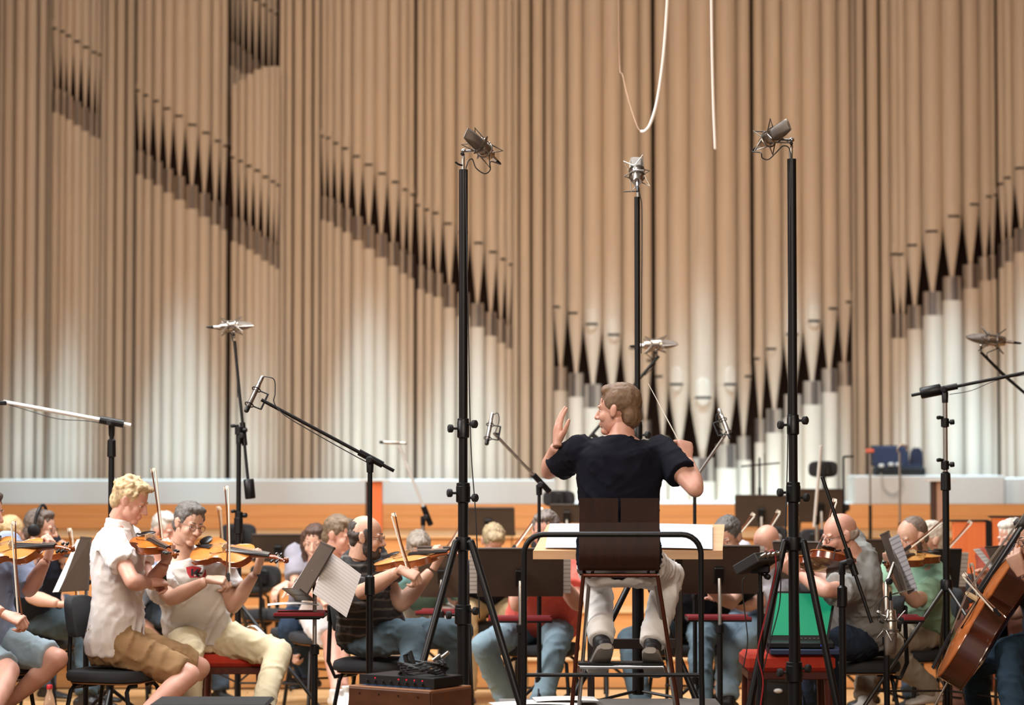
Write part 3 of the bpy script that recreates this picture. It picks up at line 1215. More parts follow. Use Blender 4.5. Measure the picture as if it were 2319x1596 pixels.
    if glasses:
        g = MB()
        for sd in (-1, 1):
            ring = [V((0.101 - 0.006 * abs(math.cos(a)), sd * (0.032 + 0.023 * math.cos(a)), 0.000 + 0.017 * math.sin(a))) for a in [2 * math.pi * q / 20 for q in range(20)]]
            g.tube(ring, 0.0016, 6, closed=True)
            g.tube([(0.094, sd * 0.055, 0.006), (0.06, sd * 0.078, 0.008), (0.0, sd * 0.083, 0.008), (-0.02, sd * 0.083, -0.004)], 0.0016, 6)
        g.tube([(0.100, -0.010, 0.003), (0.103, 0, 0.006), (0.100, 0.010, 0.003)], 0.0015, 6)
        g2 = Soup()
        g2.add(np.array(g.v) * hs_, g.f, 0, Rh, P.head)
        g2.build('glasses', [mat('glasses_frame', '#2a2320', 0.35)], root)
    return P


def print_on(P, centre_px, shapes, parent, m, name, lift=0.003):
    """flat print following the cloth: polygons given in pixels are cast onto the shirt"""
    co, fs = P.shirt_data
    tree = BVHTree.FromPolygons([tuple(p) for p in co], fs)
    mb = MB()
    for poly in shapes:
        pts = []
        for (x, y) in poly:
            d = ray(x, y).normalized()
            loc, nr, ix, dist = tree.ray_cast(CAM, d)
            if loc is None:
                continue
            pts.append(loc - d * lift)
        if len(pts) >= 3:
            c = sum(pts, V((0, 0, 0))) / len(pts)
            cx = sum(x for x, y in poly) / len(poly)
            cy = sum(y for x, y in poly) / len(poly)
            loc, nr, ix, dist = tree.ray_cast(CAM, ray(cx, cy).normalized())
            if loc is not None:
                c = loc - ray(cx, cy).normalized() * lift
            b = len(mb.v)
            mb.v.append(tuple(c))
            mb.v.extend([tuple(p) for p in pts])
            n = len(pts)
            mb.addf([(b, b + 1 + i, b + 1 + (i + 1) % n) for i in range(n)])
    return mb.build(name, m, parent, True)

# ================================================================== INSTRUMENTS
OUTL = [(0.0, 0.012), (0.004, 0.034), (0.03, 0.063), (0.08, 0.087), (0.16, 0.1015), (0.24, 0.1025), (0.31, 0.094), (0.355, 0.083), (0.385, 0.082), (0.405, 0.068), (0.45, 0.057),
        (0.53, 0.0535), (0.60, 0.058), (0.64, 0.068), (0.662, 0.0745), (0.69, 0.073), (0.74, 0.079), (0.82, 0.0835), (0.90, 0.0775), (0.955, 0.061), (0.985, 0.040), (1.0, 0.016)]


def varnish(name, a, b):
    return mat(name, a, 0.25, var=0.16, vscale=5, stretch=(1, 3, 3), coat=0.5)


M_EBONY = mat('ebony', '#121012', 0.35)
M_STRING = mat('string_steel', '#b9b4ac', 0.3, 0.8)
M_BONE = mat('pale_wood', '#d8b98a', 0.5)


def fiddle(name, cat, label, tail, toward, normal, size=1.0, top='#b9692c', back='#8a431c', cello=False, chin=True):
    """violin family instrument: tail button at tail, neck running toward, top plate facing normal"""
    x = (V(toward) - V(tail)).normalized()
    z = V(normal) - x * V(normal).dot(x)
    z.normalize()
    y = z.cross(x)
    T = V(tail)
    S = size
    BL_ = 0.355 * S
    rib = (0.0155 if not cello else 0.0265) * S
    arch = 0.0145 * S

    def w(a, b, c):
        return T + x * a + y * b + z * c
    root = thing(name, T, label, cat)
    top_m = varnish('varnish_top_' + top[1:], top, back)
    back_m = varnish('varnish_back_' + back[1:], back, top)
    # corpus: arched top and back with ribs between, plate edges overhang
    body = MB()
    M = 10
    for sgn in (1, -1):
        rings = []
        for u, hw in OUTL:
            e = min(1.0, math.sin(math.pi * min(max(u, 0.02), 0.98)) * 1.5)
            r = []
            for j in range(M + 1):
                t = -1 + 2 * j / M
                h = rib + 0.002 * S + arch * e * (1 - abs(t) ** 2.2) ** 1.0
                r.append(w(u * BL_, t * hw * S * 1.03, sgn * h))
            rings.append(r if sgn > 0 else r[::-1])
        body.cur = 0 if sgn > 0 else 1
        body.rings(rings, caps=False, wrap=False)
        edge = [w(u * BL_, hw * S * 1.03, sgn * (rib + 0.001 * S)) for u, hw in OUTL] + [w(u * BL_, -hw * S * 1.03, sgn * (rib + 0.001 * S)) for u, hw in reversed(OUTL)]
        body.tube(edge, 0.0025 * S, 6, closed=True)
    body.cur = 1
    pts = [(u, hw) for u, hw in OUTL] + [(u, -hw) for u, hw in reversed(OUTL)]
    body.rings([[w(u * BL_, h * S * 0.985, -rib) for u, h in pts], [w(u * BL_, h * S * 0.985, rib + 0.001) for u, h in pts]], caps=False)
    body.build('corpus', [top_m, back_m], root)
    # sound holes
    for sd in (-1, 1):
        p = [w((0.36 + 0.27 * t) * BL_, sd * (0.044 - 0.018 * t + 0.006 * math.sin(t * 6.28)) * S, rib + arch * 0.74 + 0.0042 * S) for t in [i / 8 for i in range(9)]]
        MB().tube(p, [0.003 * S, 0.002 * S, 0.002 * S, 0.0022 * S, 0.0022 * S, 0.0022 * S, 0.002 * S, 0.002 * S, 0.003 * S], 6, flat=0.5).build('sound_hole', M_EBONY, root)
    nl = (0.130 if not cello else 0.128) * S
    tilt = -0.05
    def nk(a, b, c):
        return w(BL_ + a, b, rib + c + tilt * a * -0.2)
    MB().tube([nk(-0.01 * S, 0, -0.012 * S), nk(0.01 * S, 0, -0.004 * S), nk(nl * 0.5, 0, 0.002 * S), nk(nl, 0, 0.004 * S)], [0.016 * S, 0.0115 * S, 0.0105 * S, 0.0100 * S], 10).build('neck', back_m, root)
    fb = MB()
    fb.rings([[w(BL_ - 0.14 * S + a, sd * hw, rib + arch + zz) for sd, zz in ((-1, 0.004 * S + z0), (-0.5, 0.010 * S + z0), (0.5, 0.010 * S + z0), (1, 0.004 * S + z0), (1, z0 - 0.002 * S), (-1, z0 - 0.002 * S))]
              for a, hw, z0 in ((0, 0.021 * S, 0.004 * S), (0.14 * S + nl, 0.012 * S, -0.002 * S))])
    fb.build('fingerboard', M_EBONY, root, True, 30)
    # peg box, scroll and pegs
    pbx = MB()
    pbx.tube([nk(nl - 0.005 * S, 0, 0.004 * S), nk(nl + 0.03 * S, 0, 0.002 * S), nk(nl + 0.065 * S, 0, -0.008 * S), nk(nl + 0.085 * S, 0, -0.012 * S)], [0.0125 * S, 0.012 * S, 0.009 * S, 0.008 * S], 10)
    sc_c = nk(nl + 0.096 * S, 0, -0.006 * S)
    sp = [sc_c + (x * math.cos(a) + z * math.sin(a)) * (0.014 * S * (1 - i / 22)) for i, a in enumerate([-2.2 + 0.5 * q for q in range(18)])]
    pbx.tube(sp, [0.008 * S * (1 - 0.3 * i / 18) for i in range(18)], 8)
    pbx.tube([sc_c - y * 0.018 * S, sc_c + y * 0.018 * S], 0.006 * S, 8)
    pbx.build('scroll', back_m, root)
    for q, sd in ((0.015, 1), (0.03, -1), (0.045, 1), (0.06, -1)):
        c = nk(nl + q * S, 0, 0)
        MB().tube([c - y * sd * 0.012 * S, c + y * sd * 0.022 * S, c + y * sd * 0.026 * S, c + y * sd * 0.040 * S], [0.003 * S, 0.003 * S, 0.008 * S, 0.006 * S], 8, up=z, flat=1.0).build('peg', M_EBONY, root)
    # bridge, tailpiece, strings
    bx = 0.195 * S * (0.355 / 0.355)
    br = MB()
    br.plate([(-0.021 * S, 0), (-0.012 * S, 0.004 * S), (0.012 * S, 0.004 * S), (0.021 * S, 0), (0.019 * S, 0.026 * S), (0, 0.033 * S), (-0.019 * S, 0.026 * S)], w(bx, 0, rib + arch * 0.9), y, z, x, 0.004 * S)
    br.build('bridge', M_BONE, root, False)
    tp = MB()
    tp.rings([[w(a, sd * hw, rib + zz + h) for sd, h in ((-1, 0.0), (0, 0.006 * S), (1, 0.0), (0, -0.003 * S))] for a, hw, zz in ((0.005 * S, 0.007 * S, 0.016 * S), (0.105 * S, 0.021 * S, 0.024 * S))])
    tp.build('tailpiece', M_EBONY, root, False)
    for i in range(4):
        o_ = (-1.5 + i) * 0.011 * S
        MB().tube([w(0.10 * S, o_ * 0.8, rib + 0.026 * S), w(bx, o_, rib + arch * 0.9 + 0.0325 * S - abs(o_) * 0.25), w(BL_ + nl, o_ * 0.45, rib + arch + 0.010 * S)], 0.0009 * S + 0.0002, 5).build('string', M_STRING, root)
    if chin and not cello:
        cr = MB()
        cr.ell(w(0.035 * S, 0.050 * S, rib + 0.020 * S), (0.033 * S, 0.040 * S, 0.008 * S), Matrix((x, y, z)).transposed())
        cr.tube([w(0.0, 0.03 * S, -rib), w(-0.003 * S, 0.03 * S, rib + 0.012 * S)], 0.003 * S, 6)
        cr.build('chin_rest', M_EBONY, root)
    if cello:
        MB().tube([w(0, 0, 0), w(-0.14 * S, 0, -0.01 * S)], 0.0022 * S, 8).build('end_pin', M_STEEL, root)
    return root


def bow(label, frog, tip, name='violin_bow', hair_side=(1, 0, 0), length=None):
    a, b = V(frog), V(tip)
    d = (b - a).normalized()
    if length:
        b = a + d * length
    L = (b - a).length
    h = V(hair_side) - d * V(hair_side).dot(d)
    h.normalize()
    root = thing(name, a, label, 'bow')
    sag = [a + d * (L * t) + h * (0.012 * math.sin(math.pi * t)) for t in [i / 10 for i in range(11)]]
    MB().tube(sag, [0.0048 - 0.0014 * i / 10 for i in range(11)], 8).build('stick', mat('bow_wood', '#6b3a1e', 0.35), root)
    s = d.cross(h)
    MB().tube([a + d * 0.05 + h * 0.022, b - d * 0.012 + h * 0.020], 0.0045, 6, up=s, flat=1.0).build('bow_hair', mat('bow_hair', '#e4dccd', 0.7), root)
    fr = MB()
    fr.box(a + d * 0.035 + h * 0.012, (0.045, 0.010, 0.020), Matrix((d, s, h)).transposed(), 0.002)
    fr.build('frog', M_EBONY, root)
    tp = MB()
    tp.rings([[b + d * u + h * v + s * (q * wd) for q, v in ((-1, -0.004), (1, -0.004), (1, v1), (-1, v1))] for u, v1, wd in ((-0.022, 0.004, 0.002), (-0.008, 0.020, 0.003), (0.0, 0.018, 0.002))])
    tp.build('tip', mat('bow_tip', '#efe6d6', 0.5), root)
    MB().tube([a - d * 0.012, a + d * 0.002], 0.0048, 8).build('screw_button', M_STEEL, root)
    return root


# ================================================================== FURNITURE
M_DESK = mat('stand_desk_brown', '#3d3128', 0.5, var=0.15, vscale=6, bump=0.05, bscale=40)
M_FELT = mat('red_felt', '#74161c', 0.9, bump=0.1, bscale=200)
M_PAD = mat('chair_pad_charcoal', '#2b2d31', 0.9, bump=0.12, bscale=260)
M_REDSEAT = mat('red_upholstery', '#b2331f', 0.9, var=0.10, vscale=30, bump=0.15, bscale=220)
M_DWOOD = mat('dark_red_wood', '#4a1d12', 0.35, var=0.2, vscale=10, stretch=(6, 6, 1))
M_SHEET = stripe_mat('printed_music', '#d8d2cc', '#b9b3ad', 0.024, 0.3, 'Y', 0.85, translucent=0.4)


def tripod_legs(root, c, n, spread, height, r, m, phase=0.3, name='leg', z0=0.0):
    for i in range(n):
        a = phase + 2 * math.pi * i / n
        e = V((c.x + math.cos(a) * spread, c.y + math.sin(a) * spread, z0 + 0.012))
        MB().tube([V((c.x, c.y, z0 + height)), e], r, 8, round_caps=True).build(name, m, root)


def stand_post(root, base, pt, z0, pm, phase, leg_m=None):
    zc = min(z0 + 0.62, pt.z - 0.18)
    MB().tube([V((base.x, base.y, zc - 0.15)), V((base.x, base.y, max(zc, pt.z - 0.10))), pt], [0.010, 0.010, 0.009], 10).build('inner_post', pm, root)
    MB().tube([V((base.x, base.y, z0 + 0.06)), V((base.x, base.y, zc))], 0.015, 12).build('outer_post', M_BLACK, root)
    MB().lathe([(0, 0.015), (0.005, 0.022), (0.045, 0.022), (0.05, 0.015)], (base.x, base.y, zc - 0.03), n=12).build('clutch', M_BLACK, root)
    tripod_legs(root, V((base.x, base.y, 0)), 3, 0.27, 0.10, 0.010, leg_m or M_BLACK, phase, z0=z0)


def quad_stand(label, corners, post, z0=0.0, tray=None, leg_m=None, desk_mat=None, ledge=True):
    """music stand whose tilted desk has the corners TL, TR, BR, BL; post = (px, Y) of the pole"""
    q = [at(*p) for p in corners]
    cen = (q[0] + q[1] + q[2] + q[3]) / 4
    n = (q[1] - q[0]).cross(q[3] - q[0]).normalized()
    bx = at(post[0], 1300, post[1])
    base = V((bx.x, bx.y, z0))
    root = thing('music_stand', base, label, 'music stand')
    mb = MB()
    mb.rings([[p - n * 0.004 for p in q], [p + n * 0.004 for p in q]])
    d = mb.build('desk', desk_mat or M_DESK, root, False)
    mb = MB()
    side = (q[2] - q[3]).normalized()
    up = (q[0] - q[3]).normalized()
    for sgn in ((1, -1) if ledge else ()):
        mb.rings([[p + n * (sgn * o_) + up * u_ for o_, u_ in ((0, 0), (0.045, 0), (0.045, 0.008), (0, 0.008))] for p in (q[3], q[2])])
    if ledge:
        mb.build('ledge', desk_mat or M_DESK, d, False)
    MB().tube([q[0], q[1]], 0.007, 8).build('top_rim', desk_mat or M_DESK, d)
    stand_post(root, base, cen, z0, M_STEEL, 0.6, leg_m)
    kb = MB()
    knob(kb, V((base.x, base.y, cen.z - 0.09)), V((0.5, -1, 0)), 0.016, 0.014)
    kb.build('knob', M_BLACKM, root)
    if tray:
        x0, x1, py, Yt = tray
        a, b = at(x0, py, Yt), at(x1, py, Yt)
        tc = (a + b) / 2
        t = MB().box(tc, (b.x - a.x, 0.2, 0.016), None, 0.004).build('tray', M_BLACK, root, False)
        MB().box(tc + V((0, 0, 0.012)), (b.x - a.x - 0.016, 0.18, 0.010), None, 0.003).build('felt_lining', M_FELT, t, False)
        for s_ in (-1, 1):
            MB().box(tc + V((0, s_ * 0.098, 0.010)), (b.x - a.x, 0.008, 0.018), None, 0.003).build('tray_rim', M_FELT, t, False)
        MB().box(V(((tc.x + base.x) / 2, (tc.y + base.y) / 2, tc.z - 0.012)), (abs(tc.x - base.x) + 0.05, abs(tc.y - base.y) + 0.05, 0.012)).build('tray_clamp', M_BLACK, t, False)
    return root, q


def quad_sheet(label, corners, group=None, m=None, wave=0.006):
    q = [at(*p) for p in corners]
    ux = (q[1] - q[0] + q[2] - q[3]) / 2
    uy = (q[0] - q[3] + q[1] - q[2]) / 2
    c = (q[0] + q[1] + q[2] + q[3]) / 4
    return sheet_music(label, c, ux, uy - ux.normalized() * uy.dot(ux.normalized()), ux.length, uy.length, group, m, wave)


def music_stand(label, px, py, Y, yaw, tilt, wd=0.50, hg=0.36, group=None, tray=False, legs=True, desk_mat=None, tray_w=0.34, tray_z=None, post_dx=0.0, tray_dir=None, post_m=None, sheet=None, z0=0.0):
    """desk centre seen at (px,py); yaw = way the music faces; tilt = lean back from upright"""
    c = at(px, py, Y)
    f = yawdir(yaw)
    side = V((0, 0, 1)).cross(f)
    up = (V((0, 0, 1)) * math.cos(rad(tilt)) - f * math.sin(rad(tilt)))
    nrm = side.cross(up) * -1
    if nrm.dot(f) < 0:
        nrm = -nrm
    base = V((c.x - f.x * 0.05 + side.x * post_dx, c.y - f.y * 0.05 + side.y * post_dx, z0))
    root = thing('music_stand', base, label, 'music stand', group)
    R = Matrix((side, nrm, up)).transposed()
    if R.determinant() < 0:
        R = Matrix((-side, nrm, up)).transposed()
    dm = desk_mat or M_DESK
    dsk = MB().box(c, (wd, 0.008, hg), R, 0.003).build('desk', dm, root, False)
    MB().box(c - up * (hg / 2 - 0.004) + nrm * 0.028, (wd, 0.055, 0.008), R, 0.002).build('ledge', dm, dsk, False)
    MB().box(c + up * (hg / 2 + 0.004) - nrm * 0.002, (wd * 0.985, 0.014, 0.010), R, 0.003).build('top_rim', dm, dsk, False)
    MB().box(c - nrm * 0.016 - up * 0.02, (0.05, 0.022, 0.09), R, 0.004).build('bracket', M_BLACK, dsk, False)
    pt = c - nrm * 0.04 - up * 0.03
    pm = post_m or M_STEEL
    stand_post(root, base, pt, z0, pm, yaw * 0.03 + 0.5)
    if tray:
        tz = tray_z if tray_z is not None else 0.62
        td = tray_dir if tray_dir is not None else 1
        tc = V((base.x, base.y, tz)) + f * (0.11 * td)
        Rt = Matrix((side, f, V((0, 0, 1)))).transposed()
        if Rt.determinant() < 0:
            Rt = Matrix((-side, f, V((0, 0, 1)))).transposed()
        t = MB().box(tc, (tray_w, 0.22, 0.016), Rt, 0.004).build('tray', M_BLACK, root, False)
        MB().box(tc + V((0, 0, 0.012)), (tray_w - 0.016, 0.20, 0.010), Rt, 0.003).build('felt_lining', M_FELT, t, False)
        for s_ in (-1, 1):
            MB().box(tc + f * (s_ * 0.108) + V((0, 0, 0.010)), (tray_w, 0.008, 0.018), Rt, 0.003).build('tray_rim', M_FELT, t, False)
    return root, c, side, up, nrm


def sheet_music(label, c, ux, uy, wd, hg, group=None, m=None, curl=0.02, name='sheet_music'):
    """a printed sheet centred at c, ux to the right, uy up"""
    ux, uy = V(ux).normalized(), V(uy).normalized()
    nz = ux.cross(uy).normalized()
    N = 8
    me = MB()
    for z0 in (0.0, 0.0012):
        rows = []
        for j in range(5):
            v = -0.5 + j / 4
            rows.append([V((u * wd, v * hg, curl * (0.25 - u * u) + z0)) for u in [-0.5 + i / N for i in range(N + 1)]])
        me.rings(rows if z0 > 0 else [r[::-1] for r in rows], caps=False, wrap=False)
    mesh = me.mesh(name, m or M_SHEET)
    o = bpy.data.objects.new(name, mesh)
    o.matrix_world = Matrix.Translation(V(c)) @ Matrix((ux, uy, nz)).transposed().to_4x4()
    COL.objects.link(o)
    return tag(o, label, 'sheet music', group)


def chair(label, px, py, Y, yaw, group=None, back_h=0.19, back_w=0.30, seat_z=0.46, base=None, back_top=0.84, pad=None, s=1.0, z0=0.0):
    """black orchestra chair; (px,py) is the centre of its backrest"""
    f = yawdir(yaw)
    if base is None:
        c = at(px, py, Y)
        base = V((c.x + f.x * 0.21, c.y + f.y * 0.21, z0))
        back_top = c.z + back_h / 2 - z0
    side = V((0, 0, 1)).cross(f)
    z = V((0, 0, 1))
    root = thing('orchestra_chair', base, label, 'chair', group)
    pm = pad or M_PAD

    def pad_mesh(cen, ux, uy, nz, w_, h_, t, curve, bend=0.0):
        mb = MB()
        rings = []
        for k, (sc, d) in enumerate(((0.90, -t / 2), (0.97, -t * 0.42), (1.0, -t * 0.15), (1.0, t * 0.15), (0.97, t * 0.42), (0.88, t / 2))):
            r = []
            for i in range(28):
                a = 2 * math.pi * i / 28
                ca, sa = math.cos(a), math.sin(a)
                xx = math.copysign(abs(ca) ** 0.55, ca) * w_ / 2 * sc
                yy = math.copysign(abs(sa) ** 0.55, sa) * h_ / 2 * sc
                r.append(cen + ux * xx + uy * yy + nz * (d + curve * (xx / (w_ / 2)) ** 2 + bend * (yy / (h_ / 2)) ** 2))
            rings.append(r)
        mb.rings(rings)
        return mb
    bc = base - f * 0.21 + z * (back_top - back_h / 2)
    bu = (z - f * 0.14).normalized()
    if seat_z is not None:
        sc = base + z * (seat_z - 0.03)
        pad_mesh(sc, side, f, z, 0.42, 0.42, 0.055, 0.0).build('seat', pm, root)
        pad_mesh(sc - z * 0.033, side, f, z, 0.38, 0.38, 0.012, 0.0).build('seat_board', mat('seat_board_wood', '#8a6038', 0.5), root)
        zt = seat_z - 0.08
        for sx in (-1, 1):
            for sy in (-1, 1):
                a = base + side * sx * 0.165 + f * sy * 0.15 + z * zt
                e = base + side * sx * 0.20 + f * sy * 0.215 + z * 0.012
                MB().tube([base + side * sx * 0.06 + f * sy * 0.15 + z * zt, a - side * sx * 0.03 + z * 0.0, a + (e - a) * 0.06, e], 0.011, 8).build('leg', M_BLACK, root)
        MB().tube([base + side * 0.185 - f * 0.15 + z * 0.2, base - side * 0.185 - f * 0.15 + z * 0.2], 0.007, 8).build('stretcher', M_BLACK, root)
        MB().tube([base - f * 0.10 + z * zt, base - f * 0.22 + z * (zt - 0.02), base - f * 0.255 + z * (zt + 0.06), bc - f * 0.035], 0.012, 8).build('back_support', M_BLACK, root)
    pad_mesh(bc, side, bu, -f, back_w * s, back_h * s, 0.05, -0.035).build('backrest', pm, root)
    MB().box(bc - f * 0.034, (0.09, 0.02, 0.09), Matrix((side, -f, z)).transposed() if Matrix((side, -f, z)).transposed().determinant() > 0 else Matrix((-side, -f, z)).transposed(), 0.006).build('back_bracket', M_BLACK, root)
    return root


def bench(label, px0, px1, ptop, pbot, Y, depth=0.34):
    a, b = at(px0, ptop, Y), at(px1, pbot, Y)
    c = V(((a.x + b.x) / 2, Y + depth / 2, 0))
    w_ = b.x - a.x
    root = thing('red_bench', c, label, 'stool')
    t = a.z - b.z
    MB().box(V((c.x, c.y, a.z - t / 2)), (w_, depth, t), None, 0.02).build('seat', M_REDSEAT, root, True, 30)
    MB().box(V((c.x, c.y, b.z - 0.02)), (w_ * 0.94, depth * 0.94, 0.04), None, 0.004).build('seat_frame', M_DWOOD, root, False)
    for sx in (-1, 1):
        for sy in (-1, 1):
            MB().tube([V((c.x + sx * (w_ / 2 - 0.035), c.y + sy * (depth / 2 - 0.035), b.z - 0.03)), V((c.x + sx * (w_ / 2 - 0.025), c.y + sy * (depth / 2 - 0.025), 0.005))], [0.022, 0.016], 10).build('leg', M_DWOOD, root)
    return root


# ================================================================== MICROPHONES
def knob(mb, c, d, r=0.018, stem=0.03):
    d = V(d).normalized()
    mb.lathe([(0, 0.006), (stem, 0.006), (stem, r * 0.8), (stem + 0.004, r), (stem + 0.020, r), (stem + 0.024, r * 0.75)], c, d, 14)


def tall_stand(label, px_top, py_top, px_ref, Y, collars, hub_py, legs, r=(0.0205, 0.024, 0.028), group=None, foot_px=None):
    """studio stand: stepped black tube, clutches with hand knobs, folding tripod"""
    top = at(px_top, py_top, Y)
    x, y = at(px_ref, 1000, Y).x, Y
    root = thing('microphone_stand', (x, y, 0), label, 'microphone stand', group)
    zs = [at(px_ref, c, Y).z for c in collars]
    hub = at(px_ref, hub_py, Y).z
    zz = [0.32] + sorted(zs) + [top.z]
    rs = sorted(r, reverse=True)
    segs = list(zip(zz[:-1], zz[1:]))
    for i, (a, b) in enumerate(segs):
        MB().tube([V((x, y, a)), V((x, y, b))], rs[min(i, len(rs) - 1)], 14).build('tube_section', M_BLACK, root)
    for i, zc in enumerate(sorted(zs)):
        rr = rs[min(i, len(rs) - 1)]
        cl = MB()
        cl.lathe([(-0.045, rr * 1.1), (-0.04, rr * 1.38), (0.03, rr * 1.38), (0.032, rr * 1.3), (0.045, rr * 1.3), (0.048, rr)], (x, y, zc), n=16)
        co_ = cl.build('clutch', M_BLACK, root)
        for d, dz in ((V((-1, -0.25, 0)), 0.0), (V((0.85, -0.5, 0)), -0.022 if i % 2 else 0.02)):
            kb = MB()
            knob(kb, V((x, y, zc + dz)) + d.normalized() * rr, d, 0.019, 0.028)
            kb.build('knob', M_BLACKM, co_)
    hb = MB()
    hb.lathe([(-0.05, 0.03), (-0.045, 0.036), (0.0, 0.036), (0.012, 0.034), (0.014, 0.028)], (x, y, hub), n=16)
    hb.build('hub', M_BLACK, root)
    for (lx, ly, lY) in legs:
        e = at(lx, ly, lY)
        d = V((e.x - x, e.y - y, 0))
        if d.length > 1e-4:
            d.normalize()
        a = V((x, y, hub - 0.012)) + d * 0.05
        foot = a + (e - a) * ((a.z - 0.02) / max(0.05, (a.z - e.z)))
        if (foot - a).length > 2.2:
            foot = a + (foot - a).normalized() * 1.4
        lg = MB()
        lg.tube([a, foot], 0.0165, 10, round_caps=True)
        lgo = lg.build('leg', M_BLACK, root)
        MB().tube([V((x, y, hub - 0.02)), a + V((0, 0, 0.004))], 0.014, 8).build('hinge', M_BLACK, lgo)
        mid = a + (foot - a) * 0.68
        MB().tube([mid, V((x, y, max(0.34, mid.z - 0.08)))], 0.008, 8).build('brace', M_BLACK, lgo)
    MB().tube([top, top + V((0, 0, 0.05))], 0.009, 10).build('spigot', M_STEEL, root)
    return root, V((x, y, top.z + 0.05))


def boom_stand(label, base_px, top_py, Y, ends, hub_py=None, pole_bot_py=None, boom_r=0.0085, boom_m=None, weight=None, group=None, grip=True, post_m=None, tripod=True, pole_r=(0.0125, 0.016), mid_py=None, knobs=(), legs=None):
    """slim stand with a boom arm: ends = two (px,py,Y) points of the boom"""
    T = at(base_px, top_py, Y)
    x, y = T.x, Y
    root = thing('boom_stand', (x, y, 0), label, 'microphone stand', group)
    pm = post_m or M_BLACK
    zm = at(base_px, mid_py, Y).z if mid_py else max(0.55, T.z * 0.55)
    MB().tube([V((x, y, zm - 0.05)), T], pole_r[0], 10).build('upper_tube', pm, root)
    MB().tube([V((x, y, 0.10)), V((x, y, zm))], pole_r[1], 12).build('lower_tube', M_BLACK, root)
    MB().lathe([(-0.06, pole_r[1]), (-0.055, pole_r[1] * 1.5), (0.03, pole_r[1] * 1.4), (0.04, pole_r[0])], (x, y, zm), n=14).build('clutch', M_BLACK, root)
    if legs:
        hub = at(base_px, legs[0], Y).z
        MB().lathe([(-0.05, 0.022), (-0.045, 0.032), (0.0, 0.032), (0.01, 0.026)], (x, y, hub), n=14).build('hub', M_BLACK, root)
        for lx_, ly_, lY_ in legs[1]:
            e = at(lx_, ly_, lY_)
            a_ = V((x, y, hub - 0.02))
            ft = a_ + (e - a_) * ((a_.z - 0.012) / max(0.05, a_.z - e.z))
            MB().tube([a_, ft], 0.0105, 10, round_caps=True).build('leg', legs[2], root)
            md = a_ + (ft - a_) * 0.62
            MB().tube([md, V((x, y, md.z - 0.02))], 0.006, 8).build('brace', legs[2], root)
    elif tripod:
        tripod_legs(root, V((x, y, 0)), 3, 0.36, 0.30, 0.010, M_BLACK, 0.5)
        MB().lathe([(-0.03, 0.02), (0.03, 0.024)], (x, y, 0.30), n=12).build('hub', M_BLACK, root)
    a, b = at(*ends[0]), at(*ends[1])
    MB().tube([a, b], boom_r, 10).build('boom_arm', boom_m or M_BLACK, root)
    d = (b - a).normalized()
    # clamp where the boom meets the stand
    t = (T - a).dot(d)
    c = a + d * t
    MB().tube([T - V((0, 0, 0.05)), T + V((0, 0, 0.0)), c], [0.016, 0.018, 0.014], 10).build('boom_clamp', M_BLACK, root)
    if grip:
        MB().tube([c - d * 0.06, c + d * 0.07], boom_r * 1.9, 12).build('grip_sleeve', M_BLACK, root)
        kb = MB()
        knob(kb, c, V((-0.3, -1, -0.1)), 0.016, 0.02)
        kb.build('knob', M_BLACKM, root)
    for kpy in knobs:
        kb = MB()
        z = at(base_px, kpy, Y)
        kb.lathe([(-0.025, pole_r[0]), (-0.02, pole_r[0] * 1.7), (0.02, pole_r[0] * 1.7), (0.025, pole_r[0])], z, n=12)
        knob(kb, z, V((1, -0.3, 0.1)), 0.014, 0.025)
        knob(kb, z + V((0, 0, 0.03)), V((-1, -0.3, -0.1)), 0.010, 0.022)
        kb.build('locking_collar', M_BLACK, root)
    if weight:
        wpt = at(*weight)
        MB().tube([wpt - d * 0.055, wpt - d * 0.05, wpt + d * 0.05, wpt + d * 0.055], [0.026, 0.030, 0.030, 0.026], 16).build('counterweight', M_BLACK, root)
    return root, c, d


